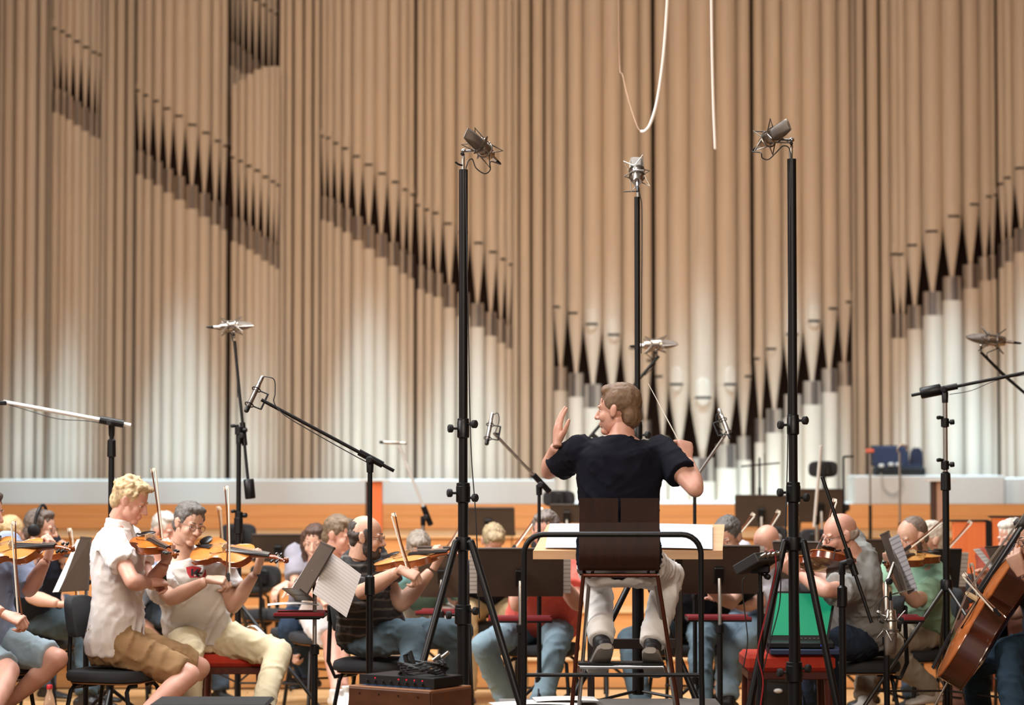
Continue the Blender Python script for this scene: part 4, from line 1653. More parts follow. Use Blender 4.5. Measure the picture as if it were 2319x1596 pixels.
def big_mic(label, c, axis, mount, side=None, s=1.0, cable_pts=None, body_m=None, group=None, cage=True, name='studio_microphone'):
    """large diaphragm microphone hanging in a wire spider mount; axis points to the grille"""
    ax = V(axis).normalized()
    c = V(c)
    sd = V(side) if side is not None else V((1, 0, 0))
    sd = (sd - ax * sd.dot(ax)).normalized()
    fr = ax.cross(sd)
    root = thing(name, V(mount), label, 'microphone', group)
    bm = body_m or M_NICKEL
    mb = MB()
    L = 0.10 * s
    R = 0.028 * s
    mb.lathe([(-L, R * 0.45), (-L, R * 0.72), (-L * 0.95, R * 0.82), (-L * 0.62, R * 0.95), (-L * 0.6, R), (0, R), (0.004, R * 1.02)], c, ax, 20)
    mb.build('mic_body', bm, root)
    g = MB()
    secs = []
    for t, w_, d_ in ((0.004, 1.0, 0.96), (0.03, 1.0, 0.9), (0.06, 0.98, 0.72), (0.085, 0.90, 0.42), (0.095, 0.80, 0.2)):
        secs.append((c + ax * t * s, sd, fr, R * w_, R * d_, R * d_))
    g.loft(secs, 20, 2.2)
    gm = mat('mic_grille', '#7d746c', 0.4, 0.8, var=0.35, vscale=420, bump=0.4, bscale=900)
    g.build('grille', gm, root)
    g = MB()
    g.tube([c + ax * 0.004 * s + sd * R * 1.03, c + ax * 0.06 * s + sd * R * 1.01, c + ax * 0.095 * s + sd * R * 0.82, c + ax * 0.097 * s - sd * R * 0.82, c + ax * 0.06 * s - sd * R * 1.01, c + ax * 0.004 * s - sd * R * 1.03], 0.0028 * s, 6)
    g.build('grille_frame', bm, root)
    g = MB()
    g.lathe([(-L - 0.04 * s, 0.008 * s), (-L, 0.0095 * s)], c, ax, 12)
    g.build('connector', M_CHROME, root)
    if cage:
        RO = 0.056 * s
        cg = MB()
        for zc in (-0.055, -0.012):
            ring = [c + ax * (zc * s) + (sd * math.cos(a) + fr * math.sin(a)) * (R * 1.18) for a in [2 * math.pi * i / 24 for i in range(24)]]
            cg.tube(ring, 0.0036 * s, 6, closed=True)
        for zc, rr, ph in ((0.03, RO * 1.12, 0.4), (-0.095, RO * 1.12, 0.4)):
            tips = [c + ax * (zc * s) + (sd * math.cos(ph + i * math.pi / 2) + fr * math.sin(ph + i * math.pi / 2)) * rr for i in range(4)]
            for i in range(4):
                zb = -0.012 if zc > 0 else -0.055
                base1 = c + ax * (zb * s) + (sd * math.cos(ph + (i - 0.42) * math.pi / 2) + fr * math.sin(ph + (i - 0.42) * math.pi / 2)) * (R * 1.18)
                base2 = c + ax * (zb * s) + (sd * math.cos(ph + (i + 0.42) * math.pi / 2) + fr * math.sin(ph + (i + 0.42) * math.pi / 2)) * (R * 1.18)
                cg.tube([base1, tips[i], base2], 0.0030 * s, 6)
        for i in range(4):
            a = 0.4 + (i + 0.5) * math.pi / 2
            dv = sd * math.cos(a) + fr * math.sin(a)
            cg.tube([c + ax * (-0.055 * s) + dv * R * 1.18, c + ax * (-0.012 * s) + dv * R * 1.18], 0.0022 * s, 6)
        cg.build('shock_mount', mat('mount_wire', '#8a847d', 0.35, 0.9), root)
    mt = V(mount)
    foot_c = c - ax * (0.055 * s)
    dv = (mt + V((0, 0, 0.035)) - foot_c).normalized()
    g = MB()
    g.tube([foot_c + dv * R * 1.15, mt + V((0, 0, 0.035)), mt + V((0, 0, 0.0))], [0.006, 0.0075, 0.007], 10)
    g.ell(mt + V((0, 0, 0.037)), (0.013, 0.013, 0.011))
    g.build('swivel', M_CHROME, root)
    g = MB()
    knob(g, mt + V((0, 0, 0.02)), V((-0.2, -1, 0)), 0.008, 0.012)
    g.build('swivel_knob', M_BLACKM, root)
    if cable_pts:
        p = [c - ax * (L + 0.035 * s)] + [V(q) for q in cable_pts]
        MB().tube([c - ax * (L + 0.03 * s), c - ax * (L + 0.075 * s)], [0.0075 * s, 0.005 * s], 8).build('plug', M_BLACK, root)
        p.insert(1, c - ax * (L + 0.08 * s))
        MB().tube(spline(p, 8), 0.0028, 7).build('cable', M_CABLE, root)
    return root


def pencil_mic(label, c, axis, s=1.0, cable_pts=None, group=None, mount_to=None, bar=True):
    ax = V(axis).normalized()
    c = V(c)
    root = thing('pencil_microphone', c, label, 'microphone', group)
    MB().lathe([(-0.065 * s, 0.0075 * s), (-0.06 * s, 0.0105 * s), (0.045 * s, 0.0105 * s)], c, ax, 14).build('mic_body', M_NICKEL, root)
    MB().lathe([(0.045 * s, 0.0098 * s), (0.066 * s, 0.0098 * s), (0.07 * s, 0.0075 * s)], c, ax, 14).build('capsule', M_BLACK, root)
    MB().lathe([(-0.105 * s, 0.006 * s), (-0.10 * s, 0.009 * s), (-0.065 * s, 0.009 * s)], c, ax, 12).build('plug', M_STEEL, root)
    if bar:
        p = ax.cross(V((0, -1, 0)))
        if p.length < 0.1:
            p = V((1, 0, 0))
        p.normalize()
        if mount_to is not None and (V(mount_to) - c).dot(p) < 0:
            p = -p
        g = MB()
        for t in (-0.04, 0.035):
            ring = [c + ax * t * s + (p * math.cos(a) + ax.cross(p) * math.sin(a)) * 0.017 * s for a in [2 * math.pi * i / 16 for i in range(16)]]
            g.tube(ring, 0.0025 * s, 6, closed=True)
            g.tube([c + ax * t * s + p * 0.017 * s, c + ax * t * s + p * 0.05 * s], 0.003 * s, 6)
        g.tube([c - ax * 0.04 * s + p * 0.05 * s, c + ax * 0.035 * s + p * 0.05 * s], 0.004 * s, 6)
        if mount_to is not None:
            g.tube([c + p * 0.05 * s, V(mount_to)], 0.0045 * s, 8)
        g.build('shock_mount', M_BLACK, root)
    if cable_pts:
        MB().tube(spline([c - ax * 0.10 * s] + [V(q) for q in cable_pts], 8), 0.0026, 7).build('cable', M_CABLE, root)
    return root

# ================================================================== PLAYERS
def off(p, dx=0.0, dy=0.0, dz=0.0):
    return V((p.x + dx, p.y + dy, p.z + dz))


# ---- conductor on the high stool, seen from behind
P1 = person('conductor in navy t-shirt and white trousers seen from behind on high stool', 11.25, (1402, 1272), (1404, 994), (1399, 929), chest=180, hyaw=248, hpitch=2,
            armL=((1243, 1068, False), (1262, 1004, True)), armR=((1575, 1108, True), (1556, 1036, False)),
            handL=V((0.06, 0.25, 1.0)), hand_dorL=(-0.9, -0.3, 0.1), poseL='open', handR=V((-0.10, 0.6, 0.9)), hand_dorR=(0.5, -0.8, 0.5), poseR='grip',
            legL=((1352, 1312, False), (1362, 1448, True)), legR=((1514, 1304, False), (1478, 1455, True)), footL=(-0.15, 0.9, -0.55), footR=(0.15, 0.9, -0.5),
            skin_tone='pink', hair='quiff', hair_col='#705640', shirt='#13141e', sleeve=0.62, pants='#dcd8d4', shoe='#1d1d20', sole='#8d857c', k=1.06, s=1.04, voxel=0.0095, seed=2, loose=0.018, hair_noise=0.004, hscale=0.93)
tip = at(1468, 868, P1.gripR.y + 0.12)
bt = thing('baton', P1.gripR, "white conductor's baton in his raised right hand", 'baton')
MB().tube([P1.gripR, P1.gripR + (tip - P1.gripR) * 0.5, tip], [0.0032, 0.0026, 0.0014], 8).build('shaft', mat('baton_white', '#e6e0d6', 0.5), bt)
dd_ = (tip - P1.gripR).normalized()
MB().lathe([(-0.06, 0.003), (-0.05, 0.010), (-0.02, 0.012), (0.01, 0.005)], P1.gripR, dd_, 12).build('handle', mat('cork', '#b08a5e', 0.8), bt)

# ---- blond violinist on the left, profile
P2 = person('blond violinist in white polo shirt and khaki shorts facing right', 12.2, (262, 1452), (268, 1196), (296, 1134), chest=88, hips=80, hyaw=82, hpitch=24,
            armR=((300, 1318, True), (338, 1320, False)), handR=V((0.6, 0.5, 0.05)), hand_dorR=(0, -0.5, 0.9), poseR='grip',
            armL=((345, 1320, True), (376, 1270, True)), handL=V((0.2, 0.1, 0.95)), hand_dorL=(0.8, -0.5, 0.2), poseL='finger',
            legR=((428, 1528, True), (300, 1640, True)), legL=((452, 1512, False), (330, 1640, False)),
            skin_tone='pink', hair='curly', hair_col='#b79d76', shirt='#e4dedb', sleeve=0.60, collar=True, pants='#9a7a58', pants_len=0.62, k=1.05, s=1.02, voxel=0.010, seed=4, hair_noise=0.007)
t = at(310, 1222, P2.neck.y + 0.02)
fiddle('violin', 'violin', 'amber violin under the chin of the blond player', t, hit(t, 398, 1262, 0.59, True), V((0.25, -0.65, 0.72)), 1.0, '#b5651f', '#7d3d16')
bow('upright violin bow of the blond player in white polo shirt', off(P2.gripR, 0.0, -0.01, 0.01), at(343, 1060, P2.gripR.y - 0.02), hair_side=(1, 0, 0))

# ---- man with glasses and printed t-shirt
P3 = person('grey-haired violinist with glasses and red printed white t-shirt', 13.0, (452, 1440), (418, 1258), (428, 1186), chest=28, hips=25, hyaw=40, hpitch=16, hroll=-8,
            armR=((388, 1356, True), (474, 1312, True)), handR=V((0.9, -0.2, -0.05)), hand_dorR=(0.1, -0.4, 0.9), poseR='grip',
            armL=((527, 1374, True), (582, 1292, True)), handL=V((0.25, -0.1, 0.9)), hand_dorL=(0.9, -0.3, -0.2), poseL='finger',
            legR=((430, 1478, True), (430, 1650, True)), legL=((632, 1478, True), (590, 1612, True)),
            skin_tone='tan', hair='short', hair_col='#5b5551', shirt='#dddad7', sleeve=0.66, pants='#d5c8a8', k=1.05, voxel=0.0105, glasses=True, seed=6, loose=0.022, beard=None)
t = at(446, 1246, P3.neck.y - 0.06)
fiddle('violin', 'violin', 'reddish brown violin held by the man with the printed shirt', t, hit(t, 648, 1272, 0.58, True), V((-0.05, -0.55, 0.8)), 1.0, '#c07a3a', '#7d3a18')
bow('violin bow of the man with the red printed shirt', off(P3.gripR, 0, 0, 0.01), at(509, 1100, P3.gripR.y + 0.05), hair_side=(1, 0, 0))
print_on(P3, None, [[(421, 1284), (436, 1281), (452, 1284), (466, 1290), (467, 1302), (462, 1309), (446, 1307), (430, 1308), (424, 1298)]], P3.root, mat('print_red', '#b52f36', 0.8), 'shirt_print', 0.004)
print_on(P3, None, [[(433, 1288), (438, 1288), (437, 1304), (432, 1303)], [(437, 1297), (447, 1288), (452, 1290), (440, 1300)], [(440, 1298), (445, 1296), (454, 1305), (448, 1306)], [(441, 1296), (459, 1296), (458, 1299), (441, 1300)]],
         P3.root, mat('print_black', '#1a1416', 0.8), 'print_letter', 0.006)
# folded cloth on his knee
kc = at(578, 1432, P3.knL.y + 0.18)
g = MB()
g.rings([[kc + V(((u - 0.5) * 0.13, (v - 0.5) * 0.10, 0.055 - 0.05 * (2 * u - 1) ** 2 - 0.05 * u + 0.008 * math.sin(9 * v + 5 * u))) for u in [i / 6 for i in range(7)]] for v in [j / 5 for j in range(6)]], caps=False, wrap=False)
o = g.build('cloth', mat('white_cloth', '#dcd8d4', 0.9))
tag(o, 'white folded cloth on the cream trousered knee', 'cloth')

# ---- player cut by the left edge
P4 = person('violinist in pale blue denim shirt and shorts cut by the left edge', 12.1, (-38, 1458), (-42, 1232), (-32, 1160), chest=58, hips=55, hyaw=70, hpitch=10,
            armL=((66, 1336, True), (108, 1262, True)), handL=V((0.2, 0.1, 0.95)), hand_dorL=(0.9, -0.2, 0.0), poseL='finger',
            armR=((-70, 1350, True), (14, 1392, True)), handR=V((0.75, -0.2, -0.25)), hand_dorR=(0.2, -0.5, 0.8), poseR='grip',
            legL=((130, 1492, True), (10, 1600, False)), legR=((20, 1520, True), (-30, 1640, True)),
            skin_tone='pink', hair='short', hair_col='#4a3a2e', shirt='#8a94ab', sleeve=0.98, pants='#98a9b3', pants_len=0.60, k=1.05, voxel=0.011, seed=8, loose=0.022)
t = at(-30, 1250, P4.neck.y - 0.08)
fiddle('violin', 'violin', 'orange violin reaching in from the left edge', t, hit(t, 168, 1246, 0.59, True), V((0, -0.6, 0.75)), 1.0, '#c98444', '#8d4a20')
bow('violin bow standing upright by the left edge', off(P4.gripR, 0.01, 0, 0.0), at(35, 1180, P4.gripR.y + 0.05), hair_side=(-1, 0, 0))

# ---- man with headphones
P5 = person('violinist in dark navy shirt wearing headphones at the far left', 14.3, (88, 1402), (82, 1262), (93, 1198), chest=72, hips=75, hyaw=80, hpitch=6,
            armR=((72, 1352, True), (138, 1368, True)), handR=V((0.9, 0, 0)), armL=((120, 1330, False), (140, 1268, True)), handL=V((0.2, 0, 0.9)), hand_dorL=(0.9, -0.3, 0),
            legR=((200, 1420, True), (195, 1570, True)), legL=((215, 1405, False), (210, 1560, False)),
            skin_tone='fair', hair='short', hair_col='#5d5048', shirt='#222834', sleeve=0.70, pants='#46545c', glasses=True, seed=10, voxel=0.012, loose=0.022)
t = at(95, 1245, P5.neck.y - 0.05)
fiddle('violin', 'violin', 'violin of the man wearing headphones', t, hit(t, 168, 1262, 0.55, True), V((0, -0.5, 0.8)), 1.0, '#c07a3c', '#84421c')
bow('bow tip beside the music stand of the headphones player', P5.gripR, at(154, 1196, P5.gripR.y - 0.05))
hp_c, Rp = P5.head, P5.Rh
hpo = thing('headphones', hp_c, 'black headphones on the man at the far left', 'headphones')
arc = [hp_c + Rp @ V((-0.005, 0.098 * math.cos(a), 0.01 + 0.128 * math.sin(a))) for a in [math.pi * i / 14 for i in range(15)]]
MB().tube(arc, 0.009, 8).build('headband', M_BLACK, hpo)
for sd in (-1, 1):
    MB().lathe([(-0.016, 0.030), (-0.012, 0.037), (0.010, 0.037), (0.016, 0.028)], hp_c + Rp @ V((-0.004, sd * 0.094, -0.004)), Rp @ V((0, 1, 0)), 16).build('ear_cup', M_BLACK, hpo)

# ---- heads further back on the left
P6 = person('seated player with pale blond hair tied in a bun', 15.6, (22, 1372), (22, 1256), (28, 1208), chest=60, hyaw=150, hair='bun', hair_col='#cdb184', shirt='#5b4d48', skin_tone='fair', voxel=0.015, seed=11, s=0.98)
P7 = person('white-haired player in pale blue shirt behind the blond violinist', 15.2, (338, 1385), (362, 1262), (375, 1202), chest=50, hyaw=48, hpitch=14, hair='short', hair_col='#b9b4ab', shirt='#8fa3c4', skin_tone='pink', voxel=0.014, seed=12,
            armL=((372, 1320, True), (395, 1262, True)), handL=V((0.2, -0.1, 0.9)))
bow('thin bow rising behind the man with the printed shirt', at(497, 1240, 14.7), at(494, 1184, 14.6), length=0.3)

# ---- woman with dark hair and neighbour in white
P8 = person('brown-haired woman in grey top and navy trousers turned towards her stand', 15.0, (702, 1388), (716, 1280), (713, 1228), chest=-25, hips=-40, hyaw=-8, hpitch=14, hair='bob', hair_col='#4b352a', shirt='#8c8a94', pants='#2c3a4c',
            armR=((672, 1340, True), (648, 1322, True)), handR=V((-0.5, -0.4, -0.3)), poseR='relaxed', legR=((652, 1428, True), (690, 1520, False)), legL=((664, 1420, True), (705, 1530, False)),
            skin_tone='fair', gender='f', voxel=0.0125, seed=13, s=0.95)
P9 = person('player with short fair hair and white shorts beside the brown-haired woman', 14.4, (742, 1398), (752, 1270), (768, 1212), chest=40, hips=25, hyaw=62, hpitch=14, hair='short', hair_col='#6f5c48', shirt='#d6cfd0', pants='#d9d9da', pants_len=0.64,
            legL=((766, 1436, True), (778, 1560, True)), legR=((750, 1446, True), (762, 1568, True)), skin_tone='pink', shoe='#d9d4cc', voxel=0.0125, seed=14,
            armR=((700, 1330, True), (735, 1360, True)), armL=((812, 1340, True), (860, 1290, True)))

# ---- bearded man in striped shirt
M_STRIPE = stripe_mat('striped_knit', '#2c2b2d', '#5a5551', 0.046, 0.26, 'Z', 0.9, 0.05)
P10 = person('bearded violinist in dark striped polo shirt and jeans', 12.75, (838, 1445), (808, 1276), (829, 1216), chest=76, hips=62, hyaw=82, hpitch=6,
             armR=((836, 1332, True), (908, 1290, True)), handR=V((0.85, -0.15, -0.35)), hand_dorR=(0.3, -0.5, 0.8), poseR='grip',
             armL=((908, 1370, True), (984, 1284, True)), handL=V((0.45, 0.0, 0.85)), hand_dorL=(0.8, -0.3, -0.4), poseL='finger',
             legR=((934, 1440, True), (938, 1585, True)), legL=((1040, 1432, True), (1000, 1580, False)),
             skin_tone='tan', hair='balding', hair_col='#3d332c', beard='#3a302b', shirt_mat=M_STRIPE, sleeve=0.66, collar=True, pants='#4b5a63', k=1.1, belly=0.07, s=1.02, voxel=0.0105, glasses=True, seed=16)
t = at(868, 1276, P10.neck.y - 0.07)
fiddle('violin', 'violin', 'golden brown violin of the bearded man in stripes', t, hit(t, 1046, 1258, 0.57, True), V((0.0, -0.30, 0.95)), 1.0, '#c58a52', '#8f4a20')
bow('violin bow of the bearded man in stripes', off(P10.gripR, 0, -0.005, 0.0), at(894, 1160, P10.gripR.y + 0.02), hair_side=(-1, 0.2, 0))

# ---- middle players half hidden by stands
P11 = person('fair-haired player bending down behind the dark centre music stand', 15.4, (1105, 1378), (1112, 1275), (1117, 1226), chest=5, hyaw=10, hpitch=48, hair='short', hair_col='#9a8868', shirt='#20222d', pants='#b9a27e', skin_tone='pink', voxel=0.0135, seed=17, s=0.95)
P12 = person('violinist in coral red t-shirt and blue jeans behind a music stand', 13.8, (1226, 1424), (1232, 1268), (1236, 1204), chest=-8, hips=-12, hyaw=-14, hpitch=12,
             armL=((1306, 1368, True), (1262, 1300, True)), armR=((1170, 1370, True), (1200, 1300, True)), legR=((1092, 1462, True), (1150, 1590, False)), legL=((1262, 1452, True), (1222, 1608, True)),
             skin_tone='pink', hair='short', hair_col='#6a6059', shirt='#d9655a', pants='#71858f', k=1.08, belly=0.04, s=1.02, voxel=0.0115, seed=18, loose=0.024)
bow('bow slanting beside the grey-haired head of the red-shirted player', at(1150, 1250, 13.6), at(1224, 1148, 13.7), length=0.33)
bow('bow rising right behind the tall left microphone stand', at(1000, 1252, 14.3), at(1041, 1184, 14.3), length=0.26)
P20 = person('player in light teal shirt hidden behind the striped man', 14.9, (958, 1392), (950, 1290), (948, 1246), chest=0, hyaw=0, hpitch=35, hair='short', hair_col='#7e7468', shirt='#6f9a9c', pants='#b9b2a8', skin_tone='fair', voxel=0.0145, seed=19)
P13 = person('player in black shirt and jeans behind the conductor desk', 13.9, (1560, 1420), (1640, 1262), (1648, 1216), chest=-20, hips=-20, hyaw=-30, hpitch=25, hair='short', hair_col='#575350', shirt='#16161a', pants='#56666f',
             legR=((1428, 1448, True), (1452, 1600, True)), legL=((1588, 1452, True), (1590, 1600, True)), armL=((1655, 1365, True), (1600, 1330, True)), skin_tone='tan', voxel=0.0125, seed=20)
P14 = person('player in light grey shirt and blue jeans behind the tilted small mixer', 14.2, (1712, 1406), (1734, 1280), (1738, 1232), chest=-35, hips=-40, hyaw=-40, hpitch=38, hair='fringe', hair_col='#8d8680', shirt='#b7b4bb', pants='#7e92a0',
             legL=((1690, 1450, True), (1645, 1555, False)), legR=((1640, 1440, True), (1650, 1580, True)), armL=((1690, 1372, True), (1640, 1345, True)), skin_tone='pink', voxel=0.0125, seed=21)
bow('left one of two bows slanting right of the conductor desk', at(1640, 1238, 14.0), at(1693, 1175, 14.0), length=0.26)
bow('right one of two bows slanting right of the conductor desk', at(1712, 1232, 14.2), at(1748, 1176, 14.2), length=0.24)

# ---- bald viola player and man in green
P15 = person('bald viola player with glasses and grey t-shirt facing left', 12.7, (1952, 1446), (1930, 1258), (1902, 1212), chest=-98, hips=-80, hyaw=-72, hpitch=16,
             armL=((1872, 1338, True), (1806, 1300, False)), handL=V((-0.7, 0.0, 0.55)), hand_dorL=(0.1, -0.6, -0.5), poseL='finger',
             armR=((1880, 1330, False), (1842, 1262, False)), handR=V((-0.6, -0.3, -0.2)),
             legL=((1862, 1462, True), (1880, 1600, False)), legR=((1850, 1468, False), (1840, 1600, False)),
             skin_tone='pink', hair='fringe', hair_col='#a89a8e', shirt='#90918f', sleeve=0.6, pants='#26303f', k=1.1, belly=0.05, s=1.03, voxel=0.0105, glasses=True, seed=23, loose=0.024)
t = at(1902, 1262, P15.neck.y - 0.17)
fiddle('viola', 'viola', 'dark red-brown viola of the bald player in grey', t, hit(t, 1786, 1290, 0.63, False), V((-0.05, 0.75, 0.62)), 1.14, '#b86a32', '#6e2f17')
bow('viola bow rising by the bald man in grey', at(1846, 1250, P15.head.y), at(1888, 1128, P15.head.y + 0.1), name='viola_bow')
P16 = person('violinist in mint green polo shirt with cropped hair facing left', 13.45, (2085, 1428), (2085, 1268), (2066, 1218), chest=-62, hips=-50, hyaw=-58, hpitch=20, hroll=6,
             armL=((2072, 1362, True), (2016, 1288, True)), handL=V((-0.2, 0, 0.9)), hand_dorL=(-0.9, -0.3, 0), armR=((2000, 1350, False), (2030, 1250, False)), handR=V((0.3, -0.3, 0.5)),
             legL=((1992, 1458, True), (2108, 1560, False)), legR=((1975, 1445, True), (1960, 1580, True)),
             skin_tone='tan', hair='crop', hair_noise=0.002, hair_col='#75655a', beard='#54483f', shirt='#8fb39a', sleeve=0.72, collar=True, pants='#9c8f7e', k=1.08, belly=0.05, voxel=0.0115, seed=25, shoe='#d8d5d0')
t = at(2096, 1262, P16.neck.y - 0.13)
fiddle('violin', 'violin', 'dark violin on the shoulder of the man in mint green', t, hit(t, 2010, 1284, 0.58, True), V((-0.2, -0.4, 0.85)), 1.0, '#c98d48', '#6d391a')
bow('bow laid across the face of the man in mint green', at(2040, 1246, P16.head.y - 0.16), at(2136, 1172, P16.head.y - 0.2), length=0.31, hair_side=(0, 0, -1))
P17 = person('white-haired player mostly hidden behind the man in mint green', 15.0, (2130, 1388), (2118, 1270), (2104, 1222), chest=-50, hyaw=-70, hair='short', hair_col='#cbc3b6', shirt='#5f5657', skin_tone='fair', voxel=0.0145, seed=26)
bow('bow pointing up right beside the right boom stand', at(2130, 1250, 14.4), at(2186, 1190, 14.4), length=0.26)

# ---- cellist at the right edge and the player behind
P18 = person('cellist with dark hair and glasses cut by the right edge', 11.9, (2395, 1468), (2362, 1268), (2334, 1222), chest=-60, hips=-55, hyaw=-62, hpitch=10,
             armL=((2392, 1350, True), (2312, 1296, True)), handL=V((-0.35, 0.1, 0.8)), hand_dorL=(-0.6, -0.7, 0.1), poseL='finger', armR=((2320, 1380, False), (2252, 1395, False)), handR=V((-0.7, -0.3, -0.3)),
             legL=((2285, 1478, True), (2300, 1640, True)), legR=((2210, 1500, False), (2220, 1640, False)), skin_tone='tan', hair='short', hair_col='#2e2622', shirt='#3a3c44', pants='#233340', glasses=True, voxel=0.0115, seed=27)
bottom = at(2148, 1540, 11.75)
fiddle('cello', 'cello', 'brown cello leaning at the right edge of the stage', bottom, at(2360, 1205, 11.55), V((-0.85, 0.12, 0.5)), 2.12, '#a85c2c', '#4a2110', cello=True)
bow('cello bow lying across the strings of the cello', at(2274, 1394, 11.45), at(2184, 1296, 11.55), name='cello_bow', hair_side=(0, 0, -1))
P19 = person('white-haired player behind the music stand at the far right', 14.3, (2300, 1402), (2300, 1272), (2292, 1220), chest=-30, hyaw=-60, hpitch=10, hair='short', hair_col='#d2ccc2', shirt='#8a4436', pants='#5a3a30', skin_tone='pink', voxel=0.0135, seed=28,
             armR=((2250, 1355, True), (2240, 1322, True)), handR=V((-0.3, -0.3, 0.6)), poseR='relaxed', armL=((2262, 1400, True), (2198, 1432, True)))
bow('cello bow held upright behind the cello', at(2208, 1400, 13.2), at(2200, 1318, 13.2), name='cello_bow', length=0.3)

# ================================================================== CONDUCTOR'S PLACE
PZ = 0.34
pod = thing('podium', at(1390, 1590, 11.3).xy.to_3d(), 'low grey conductor podium under the stool and railing', 'podium')
px0, px1 = at(1128, 1590, 11.3).x, at(1648, 1590, 11.3).x
MB().box(((px0 + px1) / 2, 11.25, PZ - 0.012), (px1 - px0, 1.4, 0.024), None, 0.004).build('top', mat('podium_grey', '#6f6a66', 0.8, var=0.1), pod, False)
MB().box(((px0 + px1) / 2, 11.25, (PZ - 0.024) / 2 + 0.001), (px1 - px0 - 0.03, 1.36, PZ - 0.026), None, 0.004).build('base', M_ORANGE, pod, False)

# railing behind the conductor
YR = 10.72
rl = thing('podium_railing', (at(1387, 1500, YR).x, YR, PZ), 'black tube railing behind the conductor', 'railing')
xl, xr = at(1187, 1400, YR).x, at(1588, 1400, YR).x
zt, zl = at(1387, 1210, YR).z, at(1387, 1528, YR).z
R_ = 0.085
pts = [V((xl - 0.005, YR, PZ)), V((xl, YR, zl)), V((xl, YR, zt - R_))]
pts += [V((xl + R_ * (1 - math.cos(a)), YR, zt - R_ + R_ * math.sin(a))) for a in [math.pi / 2 * i / 6 for i in range(1, 7)]]
pts += [V((xr - R_ * (1 - math.sin(a)), YR, zt - R_ + R_ * math.cos(a))) for a in [math.pi / 2 * i / 6 for i in range(0, 6)]]
pts += [V((xr, YR, zt - R_)), V((xr, YR, zl)), V((xr + 0.005, YR, PZ))]
MB().tube(pts, 0.0125, 12).build('top_rail', M_BLACK, rl)
MB().tube([V((xl, YR, zl)), V((xr, YR, zl))], 0.009, 10).build('lower_rail', M_BLACK, rl)
for x_ in (xl, xr):
    MB().lathe([(0, 0.035), (0.006, 0.035), (0.012, 0.016)], (x_, YR, PZ), n=14).build('foot_plate', M_BLACK, rl)

# high chair of bent plywood on a steel frame
M_PLY = mat('dark_plywood', '#34190f', 0.35, col2='#26110a', vscale=7, stretch=(5, 5, 0.6))
M_BRONZE = mat('bronze_tube', '#5a2f22', 0.3, 0.7)
YC = 11.0
ch = thing('conductor_stool', (at(1403, 1500, YC).x, YC + 0.2, PZ), 'high plywood chair with steel frame the conductor sits on', 'chair')
xa, xb = at(1312, 1200, YC).x, at(1494, 1200, YC).x
xm = (xa + xb) / 2
z1, z0_ = at(1400, 1128, YC).z, at(1400, 1290, YC).z
prof = [(0.0, z1), (0.004, z1 - 0.05), (0.008, z1 - 0.11), (0.008, z1 - 0.2), (0.006, z0_ + 0.07), (0.012, z0_ + 0.03), (0.035, z0_ - 0.005), (0.08, z0_ - 0.022), (0.2, z0_ - 0.028), (0.36, z0_ - 0.024), (0.40, z0_ - 0.03)]
for nm, rng in (('backrest', (0, 7)), ('seat', (6, 11))):
    g = MB()
    pr = prof[rng[0]:rng[1]]
    if nm == 'backrest':
        slot = 0.006
        zs = z1 - 0.11
        for x0, x1, a_, b_ in ((xa, xm - slot, 0, 3), (xm + slot, xb, 0, 3), (xa, xb, 2, 7)):
            rows = []
            p2 = prof[a_:b_]
            for i, (dy, z) in enumerate(p2):
                rows.append([V((x0, YC + dy, z)), V((x1, YC + dy, z)), V((x1, YC + dy + 0.012, z + (0.004 if z < z0_ + 0.05 else 0))), V((x0, YC + dy + 0.012, z + (0.004 if z < z0_ + 0.05 else 0)))])
            g.rings(rows)
    else:
        rows = [[V((xa, YC + dy, z)), V((xb, YC + dy, z)), V((xb, YC + dy, z + 0.012)), V((xa, YC + dy, z + 0.012))] for dy, z in pr]
        g.rings(rows)
    g.build(nm, M_PLY, ch, True, 35)
zf = at(1400, 1303, YC).z
lx = [(1321, 1296, YC + 0.02, M_BRONZE), (1489, 1534, YC + 0.02, M_BRONZE), (1336, 1312, YC + 0.38, M_CHROME), (1480, 1528, YC + 0.38, M_CHROME)]
tops = []
for tx, bx_, yy, mm in lx:
    a = at(tx, 1303, yy)
    a.z = zf
    b = at(bx_, 1590, yy + (0.0 if yy < YC + 0.2 else 0.03))
    k_ = (a.z - PZ) / (a.z - b.z)
    e = a + (b - a) * k_
    MB().tube([a, e], 0.0095, 10).build('leg', mm, ch)
    tops.append(a)
MB().tube([tops[0], tops[1]], 0.0095, 10).build('frame_bar', M_BRONZE, ch)
MB().tube([tops[0], tops[2]], 0.0095, 10).build('frame_bar', M_BRONZE, ch)
MB().tube([tops[1], tops[3]], 0.0095, 10).build('frame_bar', M_CHROME, ch)
MB().tube([tops[2], tops[3]], 0.0095, 10).build('frame_bar', M_CHROME, ch)
for tx in (1342, 1468):
    MB().tube([at(tx, 1303, YC + 0.05), at(tx, 1284, YC + 0.04)], 0.008, 8).build('seat_bolt', M_CHROME, ch)
fa, fb_ = at(1309, 1502, YC + 0.36), at(1503, 1502, YC + 0.36)
MB().box((fa + fb_) / 2, (fb_.x - fa.x, 0.10, 0.016), None, 0.003).build('footrest', M_BLACK, ch, False)
MB().tube([fa + V((0, -0.05, -0.012)), fb_ + V((0, -0.05, -0.012))], 0.009, 10).build('footrest_bar', M_CHROME, ch)
for q_, sx in ((fa, -1), (fb_, 1)):
    MB().tube([q_ + V((0.0, -0.05, -0.012)), V((q_.x - sx * 0.0, YC + 0.03, q_.z - 0.03))], 0.008, 8).build('footrest_strut', M_BRONZE, ch)

